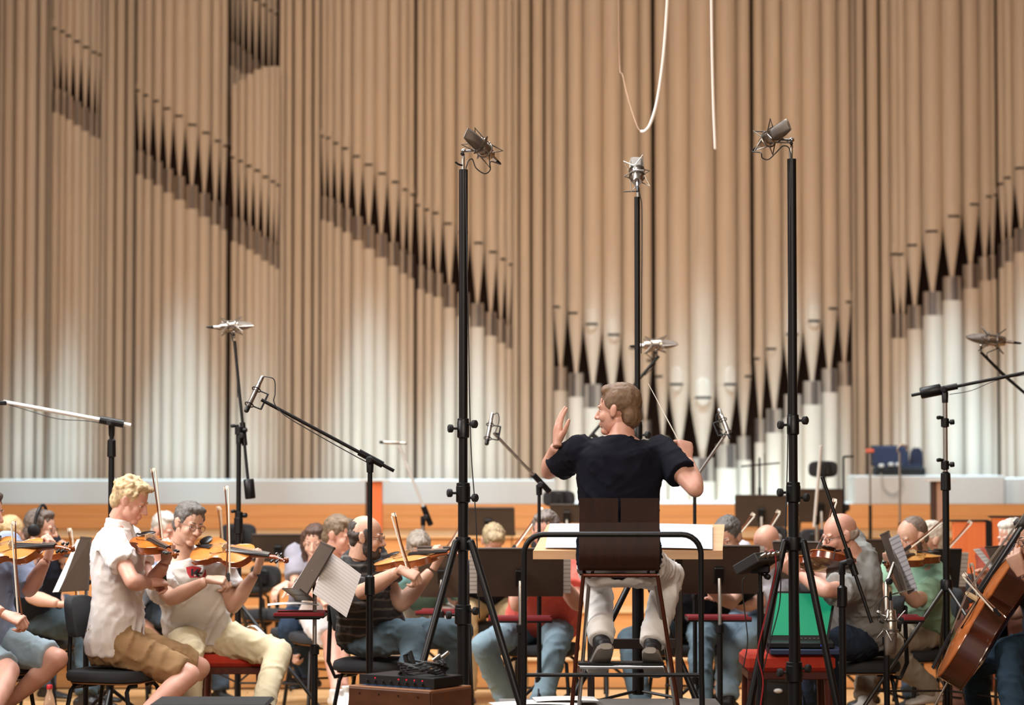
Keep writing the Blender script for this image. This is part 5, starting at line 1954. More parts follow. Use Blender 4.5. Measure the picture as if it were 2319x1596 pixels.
# wooden score desk in front of the conductor
M_DESKW = mat('desk_beech', '#c99f76', 0.45, col2='#bd9068', vscale=6, stretch=(0.6, 8, 8))
dk = thing('score_desk', (at(1425, 1300, 12.0).x, 12.0, 0), 'wide beech score desk standing before the conductor', 'desk')
qd = [at(1240, 1187, 12.2), at(1641, 1187, 12.2), at(1636, 1249, 11.85), at(1207, 1249, 11.85)]
n_ = (qd[1] - qd[0]).cross(qd[3] - qd[0]).normalized()
if n_.z < 0:
    n_ = -n_
g = MB()
g.rings([[p - n_ * 0.018 for p in qd], [p for p in qd]])
g.build('desk_top', M_DESKW, dk, False)
for a, b in ((qd[3], qd[2]),):
    g = MB()
    g.rings([[p + V((0, oy, oz)) for oy, oz in ((-0.02, -0.036), (0.0, -0.036), (0.0, 0.006), (-0.02, 0.006))] for p in (a, b)])
    g.build('front_lip', M_DESKW, dk, False)
M_DB = mat('dark_brown_leg', '#2b1a12', 0.5)
for px_ in (1338, 1537):
    t_ = at(px_, 1262, 12.05)
    g = MB()
    g.box(V((t_.x, 12.05, (t_.z + 0.0) / 2)), (0.034, 0.05, t_.z - 0.01), None, 0.004)
    g.build('leg', M_DB, dk, False)
    MB().box(V((t_.x, 12.05, 0.02)), (0.05, 0.5, 0.035), None, 0.006).build('foot', M_DB, dk, False)
MB().box(V((at(1437, 1400, 12.05).x, 12.05, 0.6)), (at(1537, 1400, 12.05).x - at(1338, 1400, 12.05).x, 0.025, 0.05), None, 0.003).build('cross_bar', M_DB, dk, False)
M_SCORE = stripe_mat('score_print', '#b9bfc4', '#a9aeb2', 0.021, 0.25, 'Y', 0.8)


def desk_pt(u, v, lift=0.004):
    a = qd[0] + (qd[1] - qd[0]) * u
    b = qd[3] + (qd[2] - qd[3]) * u
    return a + (b - a) * v + n_ * lift


for u0, u1, lb in ((0.035, 0.46, 'left page of the open white score on the desk'), (0.47, 0.935, 'right page of the open white score on the desk')):
    c_ = (desk_pt(u0, 0.07) + desk_pt(u1, 0.93)) / 2
    sheet_music(lb, c_ + n_ * 0.004, desk_pt(u1, 0.5) - desk_pt(u0, 0.5), desk_pt(0.5, 0) - desk_pt(0.5, 1), (desk_pt(u1, 0.5) - desk_pt(u0, 0.5)).length, (desk_pt(0.5, 0.93) - desk_pt(0.5, 0.05)).length, 'open score', M_SCORE, 0.012, 'score_page')
# loose papers on the podium
for i_, (dx, dy, an, lb) in enumerate(((0.10, 0.46, 12, 'lowest loose white paper on the podium'), (0.22, 0.42, -8, 'middle loose white paper on the podium'), (0.30, 0.50, 5, 'top loose white paper on the podium beside the stool leg'))):
    ux = V((math.cos(rad(an)), math.sin(rad(an)), 0))
    sheet_music(lb, V((px0 + 0.02 + dx, 11.25 + dy - 0.1, PZ + 0.006 + 0.01 * i_)), ux, V((-ux.y, ux.x, 0)), 0.3, 0.21, 'loose papers', M_PAPER, 0.02, 'paper_sheet')

# ================================================================== MUSIC STANDS
def pages_behind(label, c, side, up, nrm, wd, hg, dx=0.0):
    return sheet_music(label, c + nrm * 0.022 + up * 0.0 + side * dx, side, up, wd, hg, None, M_SHEET, 0.01)


r_, c_, s_, u_, n2 = music_stand('dark brown music stand in front of the red-shirted player', 1178, 1297, 12.9, 180, 22, 0.46, 0.275, tray=True, tray_z=0.655, tray_w=0.34)
pages_behind('white pages on the stand before the red-shirted player', c_, s_, u_, n2, 0.54, 0.26)
r_, c_, s_, u_, n2 = music_stand('dark brown music stand right of the conductor desk', 1628, 1291, 12.9, 180, 22, 0.43, 0.275, tray=True, tray_z=0.66, tray_w=0.34)
pages_behind('white pages on the stand right of the conductor desk', c_, s_, u_, n2, 0.48, 0.26)
music_stand('distant brown music stand left of the conductor', 1106, 1182, 16.85, 175, 15, 0.37, 0.20, z0=0.473)
music_stand('small distant music stand right behind the conductor chair', 1284, 1164, 16.8, 178, 15, 0.24, 0.13, z0=0.473)
music_stand('distant brown music stand behind the man with glasses', 630, 1242, 16.3, 180, 15, 0.355, 0.19, z0=0.2)
music_stand('wide distant brown stand left of the tall right microphone stand', 1724, 1158, 17.45, 176, 12, 0.38, 0.23, z0=0.72)
music_stand('distant brown stand right of the tall right microphone stand', 1858, 1146, 17.5, 184, 12, 0.32, 0.24, z0=0.72)
r_, c_, s_, u_, n2 = music_stand('dark stand behind the left tripod leg beside the striped man', 1002, 1296, 14.0, 172, 20, 0.28, 0.31, tray=True, tray_z=0.62, tray_w=0.3)
music_stand('dark stand in front of the bald viola player', 1812, 1270, 13.4, 150, 20, 0.30, 0.22)
music_stand('brown stand behind the back of the bald viola player', 1978, 1262, 15.0, 185, 15, 0.30, 0.22)
r_, c_, s_, u_, n2 = music_stand('black stand behind the right boom stand', 2142, 1290, 13.6, 190, 15, 0.17, 0.23, desk_mat=M_BLACKM)
sheet_music('narrow white page on the black stand at right', c_ + V((0.095, 0.02, 0)), s_, u_, 0.06, 0.2)
quad_stand('brown music stand with white page at the right edge', [(2232, 1240, 13.0), (2345, 1232, 13.2), (2345, 1328, 13.0), (2270, 1332, 12.8)], (2330, 13.1))
quad_sheet('white page edge beside the cellist', [(2225, 1247, 13.02), (2240, 1245, 13.06), (2272, 1330, 12.84), (2258, 1332, 12.8)])
# stands turned sideways
quad_stand('brown music stand left of the blond violinist', [(184, 1217, 12.75), (206, 1219, 12.35), (200, 1336, 12.25), (134, 1340, 12.65)], (196, 12.5), ledge=False)
quad_sheet('white page on the stand left of the blond violinist', [(176, 1222, 12.82), (186, 1220, 12.7), (136, 1340, 12.6), (118, 1341, 12.76)], m=M_PAPER)
quad_stand('brown music stand with a hanging sheet beside the striped man', [(728, 1228, 11.75), (757, 1242, 11.45), (695, 1348, 11.3), (655, 1346, 11.6)], (713, 11.5), tray=(624, 738, 1393, 11.5), leg_m=M_STEEL)
quad_sheet('large printed music sheet hanging from the stand at left centre', [(752, 1256, 11.55), (824, 1303, 11.6), (778, 1396, 11.32), (700, 1334, 11.27)], m=stripe_mat('music_hanging_sheet', '#cdc2bc', '#bab0aa', 0.024, 0.3, 'Y', 0.9))  # even pale paper with faint printed lines
quad_sheet('white page edge on the stand at left centre', [(722, 1236, 11.78), (730, 1232, 11.72), (664, 1346, 11.58), (652, 1346, 11.64)])
quad_stand('narrow music stand turned sideways beside the man in mint green', [(1995, 1212, 12.3), (2012, 1204, 12.0), (2055, 1338, 11.85), (2040, 1342, 12.2)], (2007, 12.05), tray=(2040, 2086, 1402, 12.1))
quad_sheet('printed music page in front of the man in mint green', [(2008, 1222, 12.0), (2030, 1214, 11.9), (2084, 1330, 11.8), (2062, 1344, 11.9)], m=stripe_mat('music_page_b', '#c9c8cc', '#a5a4aa', 0.024, 0.3, 'Y', 0.85, translucent=0.4))
tr = at(678, 1386, 11.5)
sheet_music('pale paper lying on the stand tray at left centre', tr + V((-0.03, 0.0, 0.035)), V((1, 0.1, 0.0)), V((-0.1, 1, 0)), 0.24, 0.16, None, M_PAPER, 0.03, 'paper_sheet')

# ================================================================== CHAIRS
chair('black orchestra chair under the blond violinist', 162, 1378, 12.2, 72, base=V((P2.pel.x + 0.0, P2.pel.y - 0.03, 0)), seat_z=0.47, back_top=0.83, back_h=0.21)
chair('charcoal chair empty behind the man with glasses', 597, 1305, 15.75, 160, back_w=0.21, back_h=0.15, seat_z=0.52)
chair('charcoal chair back behind the bow of the man with glasses', 539, 1210, 16.35, 180, back_w=0.24, back_h=0.15, z0=0.2)
chair('charcoal chair left of the conductor on the risers', 1265, 1129, 16.9, 175, back_w=0.225, back_h=0.115, z0=0.473)
chair('high charcoal chair against the organ right of the tall stand', 1865, 1062, 17.6, 180, back_w=0.21, back_h=0.12, z0=0.72)
chair('charcoal chair behind the two bows right of the desk', 1750, 1214, 16.3, 180, back_w=0.21, back_h=0.13, z0=0.2)
chair('charcoal chair behind the bald viola player', 1845, 1222, 16.35, 180, back_w=0.2, back_h=0.15, z0=0.2)
chair('black chair under the bearded man in stripes', 0, 0, 12.75, 80, base=V((P10.pel.x + 0.03, P10.pel.y, 0)), seat_z=0.47, back_top=0.80)
chair('black chair under the red-shirted player', 0, 0, 13.8, -10, base=V((P12.pel.x, P12.pel.y - 0.02, 0)), seat_z=0.47, back_top=0.80)
chair('black chair under the bald viola player', 0, 0, 12.7, -90, base=V((P15.pel.x - 0.02, P15.pel.y, 0)), seat_z=0.47, back_top=0.80)
chair('black chair under the man in mint green', 0, 0, 13.2, -60, base=V((P16.pel.x - 0.02, P16.pel.y - 0.02, 0)), seat_z=0.47, back_top=0.80)
chair('black chair under the player in black shirt', 0, 0, 14.0, -20, base=V((P13.pel.x, P13.pel.y, 0)), seat_z=0.46, back_top=0.80)
chair('black chair under the player in light grey shirt', 0, 0, 14.2, -40, base=V((P14.pel.x, P14.pel.y, 0)), seat_z=0.46, back_top=0.80)
chair('black chair under the headphones player', 0, 0, 14.3, 75, base=V((P5.pel.x, P5.pel.y, 0)), seat_z=0.46, back_top=0.80)
for P_, nm, yw in ((P6, 'the player with the blond bun', 60), (P7, 'the white-haired player in pale blue', 50), (P8, 'the brown-haired woman', -40), (P9, 'the player in white shorts', 25), (P11, 'the bending fair-haired player', 5),
                   (P17, 'the hidden white-haired player at right', -50), (P18, 'the cellist at the right edge', -55), (P19, 'the white-haired player at far right', -30), (P20, 'the player in light teal', 0), (P4, 'the player at the left edge', 55)):
    chair('black chair under ' + nm, 0, 0, 14, yw, base=V((P_.pel.x, P_.pel.y, 0)), seat_z=P_.pel.z - 0.085, back_top=P_.pel.z + 0.24)
bench('red upholstered bench under the man with glasses', 440, 602, 1482, 1510, 12.92, 0.36)
bench('red upholstered stool carrying the green-screen laptop', 1688, 1893, 1482, 1521, 12.0, 0.36)

# ================================================================== MICROPHONES ON STANDS
st, top = tall_stand('tall black microphone stand left of the conductor', 1048, 384, 1049, 11.2, (970, 1116, 1392), 1222, ((958, 1500, 11.0), (1168, 1560, 11.0), (1062, 1500, 11.7)))
m_c = at(1083, 326, 11.18)
ax_ = at(1058, 306, 11.10) - at(1098, 342, 11.22)
big_mic('silver studio microphone on the tall left stand', m_c, ax_, top, (0.4, 0.3, 0.8), 1.12, [at(1111, 366, 11.16), at(1110, 385, 11.16), at(1097, 393, 11.17), at(1078, 380, 11.18), at(1069, 360, 11.19), at(1058, 372, 11.19), at(1055, 420, 11.18), at(1060, 700, 11.17), at(1066, 1000, 11.17), at(1078, 1180, 11.15), at(1086, 1400, 11.15)])
st, top = tall_stand('tall black microphone stand right of the conductor', 1791, 360, 1796, 11.0, (962, 1115, 1522), 1222, ((1700, 1585, 10.9), (1888, 1560, 10.9), (1806, 1500, 11.5)), r=(0.0205, 0.024, 0.028))
m_c = at(1757, 303, 10.98)
ax_ = at(1790, 284, 10.88) - at(1738, 322, 11.04)
big_mic('silver studio microphone on the tall right stand', m_c, ax_, top, (-0.4, 0.3, 0.8), 1.12, [at(1723, 346, 10.98), at(1726, 357, 10.98), at(1740, 361, 10.98), at(1758, 345, 10.98), at(1775, 330, 10.99), at(1790, 345, 10.99), at(1790, 420, 10.97), at(1786, 700, 10.97), at(1784, 1000, 10.97), at(1778, 1210, 10.95)])
st, top = tall_stand('tall black microphone stand in front of the conductor', 1445, 446, 1444, 12.35, (975, 1150), 1300, ((1372, 1430, 12.1), (1530, 1470, 12.2), (1445, 1400, 13.0)), r=(0.0145, 0.018, 0.030))
m_c = at(1442, 384, 12.32)
big_mic('silver studio microphone on the centre stand seen end on', m_c, V((0.02, 0.75, 0.62)), top, (1, 0, 0), 1.15, [at(1444, 428, 12.3), at(1450, 445, 12.3), at(1454, 500, 12.3), at(1452, 800, 12.32)])
g = thing('cable_tie', top, 'thin black rod sticking out left of the centre microphone', 'rod')
MB().tube([top - V((0, 0, 0.02)), at(1411, 434, 12.35)], 0.003, 6).build('rod', M_BLACK, g)
g = thing('cable_tie', at(1048, 372, 11.2), 'black cable tie on the tall left stand top', 'cable tie')
MB().tube(spline([at(1048, 374, 11.2), at(1041, 373, 11.17), at(1031, 367, 11.17)], 5), 0.0045, 7).build('strap', M_BLACK, g)

# crane stand with counterweight at left
st, c_, d_ = boom_stand('black crane stand with hanging counterweight behind the man with glasses', 541, 985, 13.6, ((565, 1120, 13.6), (531, 772, 13.65)), weight=(565, 1107, 13.6), mid_py=1185, knobs=(1168, 975), pole_r=(0.0135, 0.018), grip=True, legs=(1352, ((716, 1592, 13.3), (480, 1480, 14.2), (575, 1470, 14.3)), M_BLACK))
big_mic('silver microphone high on the left crane stand', at(537, 738, 13.65), V((1.0, 0.1, 0.05)), at(530, 766, 13.65), (0, 1, 0.2), 0.95, [at(518, 750, 13.65), at(527, 770, 13.65), at(536, 800, 13.65), at(538, 900, 13.63)])
# boom over the striped man
st, c_, d_ = boom_stand('black boom stand rising in front of the striped man', 838, 1046, 11.6, ((892, 1066, 11.62), (592, 905, 11.5)), mid_py=1320, pole_r=(0.0115, 0.0165))
pencil_mic('pencil microphone on the long boom at left', at(572, 900, 11.5), at(560, 925, 11.45) - at(586, 870, 11.52), 1.2, [at(603, 853, 11.5), at(621, 860, 11.5), at(623, 890, 11.5), at(621, 912, 11.5), at(645, 940, 11.5), at(720, 985, 11.52), at(800, 1030, 11.55), at(830, 1046, 11.58)], mount_to=at(592, 905, 11.5))
# bright boom at the far left
st, c_, d_ = boom_stand('boom stand with bright silver arm at the far left', 253, 966, 12.9, ((296, 963, 12.9), (8, 910, 12.8)), boom_m=M_BRIGHT, mid_py=1010, boom_r=0.011)
g = thing('microphone_cable', at(20, 915, 12.8), 'thin cable sagging below the silver boom at far left', 'cable')
MB().tube(spline([at(14, 914, 12.8), at(60, 928, 12.8), at(130, 948, 12.82), at(200, 953, 12.85), at(248, 962, 12.88)], 6), 0.0022, 6).build('wire', M_CABLE, g)
g = thing('microphone_clip', at(4, 912, 12.8), 'black clip at the tip of the silver boom', 'clip')
MB().box(at(3, 912, 12.8), (0.06, 0.03, 0.025), None, 0.006).build('body', M_BLACK, g)
# distant silver boom left of centre
boom_stand('distant stand with a steep silver boom behind the striped man', 958, 1172, 15.6, ((976, 1190, 15.6), (903, 1006, 15.5)), boom_m=M_BRIGHT, post_m=M_STEEL, boom_r=0.010)
pencil_mic('small microphone at the top of the steep silver boom', at(884, 1002, 15.5), V((-1, 0, 0.05)), 1.0, None, bar=False)
# boom beside the conductor
st, c_, d_ = boom_stand('boom stand left of the conductor with grey arm', 1221, 1100, 13.2, ((1246, 1115, 13.2), (1118, 980, 13.1)), boom_m=M_STEEL, mid_py=1320, pole_r=(0.0095, 0.0125))
pencil_mic('pencil microphone left of the conductor with looped cable', at(1107, 978, 13.1), at(1103, 1000, 13.05) - at(1112, 950, 13.12), 1.15, [at(1118, 938, 13.1), at(1128, 936, 13.1), at(1130, 955, 13.1), at(1122, 978, 13.1)], mount_to=at(1118, 981, 13.1))
st, c_, d_ = boom_stand('boom stand right of the conductor with grey arm', 1573, 1086, 13.2, ((1566, 1096, 13.2), (1642, 985, 13.1)), boom_m=M_STEEL, mid_py=1330, pole_r=(0.0095, 0.0125), grip=False)
pencil_mic('pencil microphone right of the conductor with looped cable', at(1644, 966, 13.1), at(1652, 988, 13.05) - at(1634, 944, 13.12), 1.15, [at(1630, 936, 13.1), at(1622, 940, 13.1), at(1624, 960, 13.1), at(1636, 975, 13.1)], mount_to=at(1640, 986, 13.1))
st, c_, d_ = boom_stand('boom reaching up from behind the conductor head', 1372, 1010, 14.6, ((1330, 996, 14.6), (1492, 806, 14.6)), mid_py=1250, grip=False, boom_r=0.009)
big_mic('silver microphone right of the conductor head', at(1497, 780, 14.6), V((1.0, 0.05, 0.05)), at(1487, 806, 14.6), (0, 1, 0.3), 1.05, [at(1470, 790, 14.6), at(1464, 800, 14.6), at(1476, 812, 14.6), at(1484, 825, 14.6), at(1460, 850, 14.6)])
# right side booms
st, c_, d_ = boom_stand('right boom stand with chrome post and long black arm', 2140, 890, 12.6, ((2064, 895, 12.65), (2360, 836, 12.5)), post_m=M_STEEL, mid_py=1085, weight=(2108, 886, 12.63), pole_r=(0.0125, 0.018), knobs=(957, 1053), legs=(1316, ((1962, 1592, 12.35), (2205, 1420, 12.35), (2128, 1500, 13.1)), mat('dark_steel', '#4c4946', 0.35, 0.7)))
g = thing('microphone_cable', at(2160, 893, 12.6), 'thin cable below the long right boom', 'cable')
MB().tube(spline([at(2150, 893, 12.6), at(2200, 884, 12.58), at(2260, 860, 12.56), at(2340, 846, 12.54)], 6), 0.0018, 6).build('wire', M_CABLE, g)
g = thing('boom_stand', at(2440, 1000, 14.0).xy.to_3d(), 'dark boom arm coming in from the right edge', 'microphone stand')
gx = at(2440, 1000, 14.0)
MB().tube([V((gx.x, gx.y, 0.1)), gx], 0.014, 10).build('upper_tube', M_BLACK, g)
tripod_legs(g, V((gx.x, gx.y, 0)), 3, 0.36, 0.3, 0.01, M_BLACK)
MB().tube([at(2221, 797, 14.0), at(2272, 848, 14.0), at(2330, 898, 14.0), gx], [0.008, 0.010, 0.008, 0.009], 8).build('boom_arm', M_BLACK, g)
big_mic('silver microphone above the long right boom', at(2232, 768, 14.0), V((-1.0, 0.05, 0.12)), at(2222, 796, 14.0), (0, 1, 0.3), 1.15, [at(2258, 776, 14.0), at(2261, 786, 14.0), at(2252, 792, 14.0), at(2235, 800, 14.0), at(2240, 815, 14.0)])
st, c_, d_ = boom_stand('black boom stand leaning before the bald viola player', 1907, 1276, 11.2, ((1862, 1080, 11.25), (1974, 1410, 11.15)), mid_py=1345, pole_r=(0.012, 0.0165))
big_mic('upside down silver microphone hanging between the two right players', at(2017, 1432, 11.15), V((0, 0, -1)), at(1990, 1405, 11.15), (1, 0.3, 0), 1.05, [at(2018, 1362, 11.15), at(2008, 1350, 11.15), at(1994, 1362, 11.15), at(1988, 1400, 11.15)])
boom_stand('stand with slim silver arm beside the tall right stand', 1850, 1170, 15.6, ((1844, 1192, 15.6), (1859, 1008, 15.5)), boom_m=M_BRIGHT, post_m=M_STEEL, boom_r=0.0105, grip=False)

# small mixer on its stand
mx = at(1712, 1275, 10.7)
b_ = thing('mixer_stand', (at(1722, 1400, 10.75).x, 10.75, 0), 'slim black stand holding the small mixer', 'stand')
bx_ = b_.location
MB().tube([V((bx_.x, 10.75, 0.1)), V((bx_.x, 10.75, at(1722, 1340, 10.75).z))], 0.0145, 12).build('lower_tube', M_BLACK, b_)
MB().tube([V((bx_.x, 10.75, at(1722, 1345, 10.75).z)), V((bx_.x, 10.75, at(1722, 1296, 10.75).z))], 0.009, 10).build('upper_tube', M_BLACK, b_)
kb = MB()
kb.box(at(1720, 1288, 10.75), (0.09, 0.05, 0.04), None, 0.008)
knob(kb, at(1725, 1300, 10.75), V((0.7, -0.6, -0.3)), 0.013, 0.02)
kb.build('clamp', M_BLACK, b_)
tripod_legs(b_, V((bx_.x, 10.75, 0)), 3, 0.32, 0.28, 0.010, M_BLACK, 0.2)
mo = thing('mixer', at(1715, 1280, 10.72), 'small dark mixer box tilted on its stand with cables', 'mixer')
uxx = (at(1775, 1256, 10.8) - at(1712, 1262, 10.6)).normalized()
vy = (at(1712, 1262, 10.6) - at(1660, 1292, 10.66)).normalized()
nn = uxx.cross(vy).normalized()
Rm = Matrix((uxx, nn.cross(uxx), nn)).transposed()
MB().box(at(1714, 1274, 10.72), (0.20, 0.13, 0.045), Rm, 0.004).build('housing', mat('mixer_grey', '#2a2a2b', 0.5), mo, False)
for i_ in range(4):
    p_ = at(1714, 1274, 10.72) + uxx * (-0.06 + 0.04 * i_) + (nn.cross(uxx)) * 0.065
    MB().tube([p_, p_ + nn.cross(uxx) * 0.03], [0.009, 0.007], 10).build('plug', M_STEEL, mo)
g = thing('signal_cable', at(1740, 1256, 10.7), 'red and black cable bundle hanging from the small mixer', 'cable')
MB().tube(spline([at(1735, 1258, 10.72), at(1752, 1246, 10.72), at(1757, 1290, 10.7), at(1742, 1360, 10.72), at(1728, 1420, 10.72), at(1716, 1480, 10.72), at(1728, 1540, 10.72), at(1722, 1600, 10.72)], 8), 0.0035, 7).build('red_wire', mat('cable_red', '#8e1d22', 0.5), g)
MB().tube(spline([at(1742, 1260, 10.72), at(1764, 1250, 10.72), at(1768, 1300, 10.7), at(1765, 1370, 10.72), at(1745, 1450, 10.72), at(1728, 1520, 10.72)], 8), 0.003, 7).build('black_wire', M_CABLE, g)
MB().tube(spline([at(1690, 1304, 10.7), at(1681, 1320, 10.7), at(1686, 1380, 10.7), at(1693, 1450, 10.7), at(1684, 1510, 10.7)], 8), 0.0028, 7).build('black_wire', M_CABLE, g)

# ================================================================== SMALL THINGS
# laptop with green screen
lp = thing('laptop', at(1815, 1480, 12.1), 'open black laptop with a plain green screen', 'laptop')
YL = 12.1
seat_z = at(1790, 1482, 12.0).z
lc = at(1812, 1480, YL)
MB().box(V((lc.x, YL + 0.02, seat_z + 0.045)), (0.33, 0.24, 0.03), Matrix.Rotation(rad(-4), 3, 'Z'), 0.005).build('base', M_BLACK, lp, False)
MB().box(V((lc.x + 0.02, YL + 0.0, seat_z + 0.014)), (0.36, 0.25, 0.027), None, 0.004).build('stand_plate', mat('navy_plastic', '#1d2b4a', 0.5), lp, False)
ql = [at(1757, 1338, YL + 0.18), at(1894, 1340, YL + 0.14), at(1876, 1452, YL + 0.02), at(1738, 1452, YL + 0.06)]
nl_ = (ql[1] - ql[0]).cross(ql[3] - ql[0]).normalized()
if nl_.y > 0:
    nl_ = -nl_
g = MB()
g.rings([[p - nl_ * 0.010 for p in ql], [p for p in ql]])
scr = g.build('lid', M_BLACK, lp, False)
qs = [ql[0] + (ql[1] - ql[0]) * 0.04 + (ql[3] - ql[0]) * 0.045, ql[1] + (ql[0] - ql[1]) * 0.04 + (ql[2] - ql[1]) * 0.045, ql[2] + (ql[3] - ql[2]) * 0.045 + (ql[1] - ql[2]) * 0.12, ql[3] + (ql[2] - ql[3]) * 0.04 + (ql[0] - ql[3]) * 0.12]
g = MB()
g.rings([[p + nl_ * 0.0005 for p in qs], [p + nl_ * 0.002 for p in qs]])
g.build('screen', mat('green_screen', '#05855f', 0.4, emit=0.55), scr, False)
for i_ in range(5):
    MB().box(ql[3] + (ql[2] - ql[3]) * (0.55 + 0.07 * i_) + (ql[0] - ql[3]) * 0.06 + nl_ * 0.001, (0.010, 0.003, 0.003)).build('key_mark', M_STEEL, scr, False)
MB().tube([V((lc.x + 0.09, YL - 0.105, seat_z + 0.046)), V((lc.x + 0.13, YL - 0.105, seat_z + 0.048))], 0.004, 6).build('led', mat('blue_led', '#3a4bff', 0.4, emit=4), lp)

# wooden crate with the rack unit
CZ = 0.553
cr_c = V((at(975, 1562, 10.15).x, 10.15, 0))
da, db = V((-0.82, 0.572, 0)), V((0.572, 0.82, 0))
la, lb_ = 0.433, 0.285
M_CRATE = mat('crate_wood', '#5e3720', 0.5, col2='#4d2b18', vscale=5, stretch=(2, 2, 5))
cen = cr_c + da * la / 2 + db * lb_ / 2
ct = thing('wooden_crate', V((cen.x, cen.y, 0)), 'brown wooden crate at the bottom carrying a rack unit', 'crate')
Rc = Matrix((-da, db, V((0, 0, 1)))).transposed()
MB().box(cen + V((0, 0, CZ / 2)), (la - 0.012, lb_ - 0.012, CZ - 0.01), Rc, 0.003).build('core', M_CRATE, ct, False)
MB().box(cr_c + da * la / 2 + V((0, 0, CZ / 2 - 0.004)) - db * 0.0, (la, 0.014, CZ - 0.008), Rc, 0.003).build('front_board', M_CRATE, ct, False)
MB().box(cr_c + db * lb_ / 2 + V((0, 0, CZ / 2 - 0.004)), (0.014, lb_, CZ - 0.008), Rc, 0.003).build('side_board', M_CRATE, ct, False)
MB().box(cen + V((0, 0, CZ - 0.005)), (la + 0.006, lb_ + 0.006, 0.010), Rc, 0.003).build('lid', mat('crate_edge_lit', '#8a5a38', 0.5), ct, False)  # lid coloured lighter, standing for the top-lit edges
for i_ in range(4):
    p_ = cr_c + da * la * (0.14 + 0.24 * i_) - db * 0.008 + V((0, 0, CZ - 0.03))
    MB().lathe([(0, 0.0035), (0.002, 0.003)], p_, -db, 8).build('screw', M_BLACK, ct)
# rack unit
rk = thing('rack_unit', cen + V((0, 0, CZ)), 'flat black rack preamp with red lights on the crate', 'audio device')
rc = cen + V((0, 0, CZ + 0.025)) - da * 0.02 + db * 0.0
MB().box(rc, (0.37, 0.21, 0.044), Rc, 0.003).build('housing', M_BLACK, rk, False)
MB().box(rc - db * 0.107 + da * 0.01, (0.40, 0.006, 0.044), Rc, 0.001).build('front_panel', M_BLACKM, rk, False)
MB().box(rc - db * 0.108 + da * 0.01 - V((0, 0, 0.021)), (0.36, 0.004, 0.004), Rc).build('blue_strip', mat('blue_strip', '#2a5f95', 0.5), rk, False)
for i_ in range(8):
    p_ = rc - db * 0.110 + da * (0.165 - 0.042 * i_) - V((0, 0, 0.004))
    MB().lathe([(0, 0.0075), (0.010, 0.0065)], p_, -db, 12).build('dial', M_BLACKM, rk)
    MB().box(p_ + V((0, 0, -0.006)) - db * 0.008, (0.006, 0.004, 0.002), Rc).build('dial_mark', M_STEEL, rk, False)
    if i_ in (1, 4, 5, 6, 7):
        MB().ell(p_ + V((0, 0, 0.013)), (0.0024, 0.0024, 0.0024), None, 8, 6).build('red_led', mat('red_led', '#d8102c', 0.4, emit=2.5), rk)
cc = thing('cable_coil', rc + V((0, 0, 0.022)), 'coil of black cable lying on the rack preamp', 'cable')
pts = []
for i_ in range(70):
    a = i_ * 0.55
    rr = 0.085 + 0.012 * math.sin(i_ * 1.7)
    pts.append(rc - da * 0.045 + V((math.cos(a) * rr * 1.15, math.sin(a) * rr * 0.9, 0.028 + 0.05 * i_ / 70 + 0.008 * math.sin(i_ * 2.3))))
MB().tube(pts, 0.0048, 7).build('coil', M_CABLE, cc)
pl = rc - da * 0.08 + V((0.02, 0, 0.085))
for q_ in (V((0, 0, 0)), V((0.035, 0.02, 0.01))):
    MB().tube([pl + q_, pl + q_ + V((0.03, -0.01, 0.025))], [0.009, 0.008], 10).build('plug', M_STEEL, cc)
MB().tube([rc + da * 0.03 + V((0, 0, 0.05)), rc + da * 0.045 + V((0, 0, 0.10)), rc + da * 0.02 + V((0, 0, 0.115)), rc + da * 0.0 + V((0, 0, 0.06))], 0.012, 8).build('adapter', M_BLACKM, cc)

# soda bottle
bp = at(112, 1600, 13.0)
bo = thing('soda_bottle', V((bp.x, 13.0, 0)), 'clear plastic soda bottle with red cap on the floor', 'bottle')
gl = mat('bottle_plastic', '#c9b8ac', 0.1, spec=0.6)
gl.node_tree.nodes['Principled BSDF'].inputs['Transmission Weight'].default_value = 0.75
MB().lathe([(0.0, 0.030), (0.01, 0.036), (0.10, 0.034), (0.18, 0.036), (0.235, 0.026), (0.27, 0.014), (0.285, 0.013)], (bp.x, 13.0, 0), n=18).build('body', gl, bo)
MB().lathe([(0.285, 0.0155), (0.305, 0.0155), (0.308, 0.013)], (bp.x, 13.0, 0), n=14).build('cap', mat('cap_red', '#b3202a', 0.4), bo)
MB().lathe([(0.12, 0.0365), (0.175, 0.0375)], (bp.x, 13.0, 0), n=18).build('paper_label', mat('label_red', '#c02f33', 0.6), bo)
# water bottles behind
for px_, lb in ((1626, 'clear water bottle with green cap on the floor right of the desk'), (1606, 'clear water bottle partly hidden behind the stand post')):
    q_ = at(px_, 1570, 15.3)
    bo = thing('water_bottle', V((q_.x, 15.3, 0)), lb, 'bottle')
    MB().lathe([(0.0, 0.030), (0.01, 0.034), (0.15, 0.034), (0.20, 0.020), (0.22, 0.012)], (q_.x, 15.3, 0), n=16).build('body', gl, bo)
    MB().lathe([(0.22, 0.014), (0.24, 0.014)], (q_.x, 15.3, 0), n=12).build('cap', mat('cap_green', '#2f8f6a', 0.4), bo)
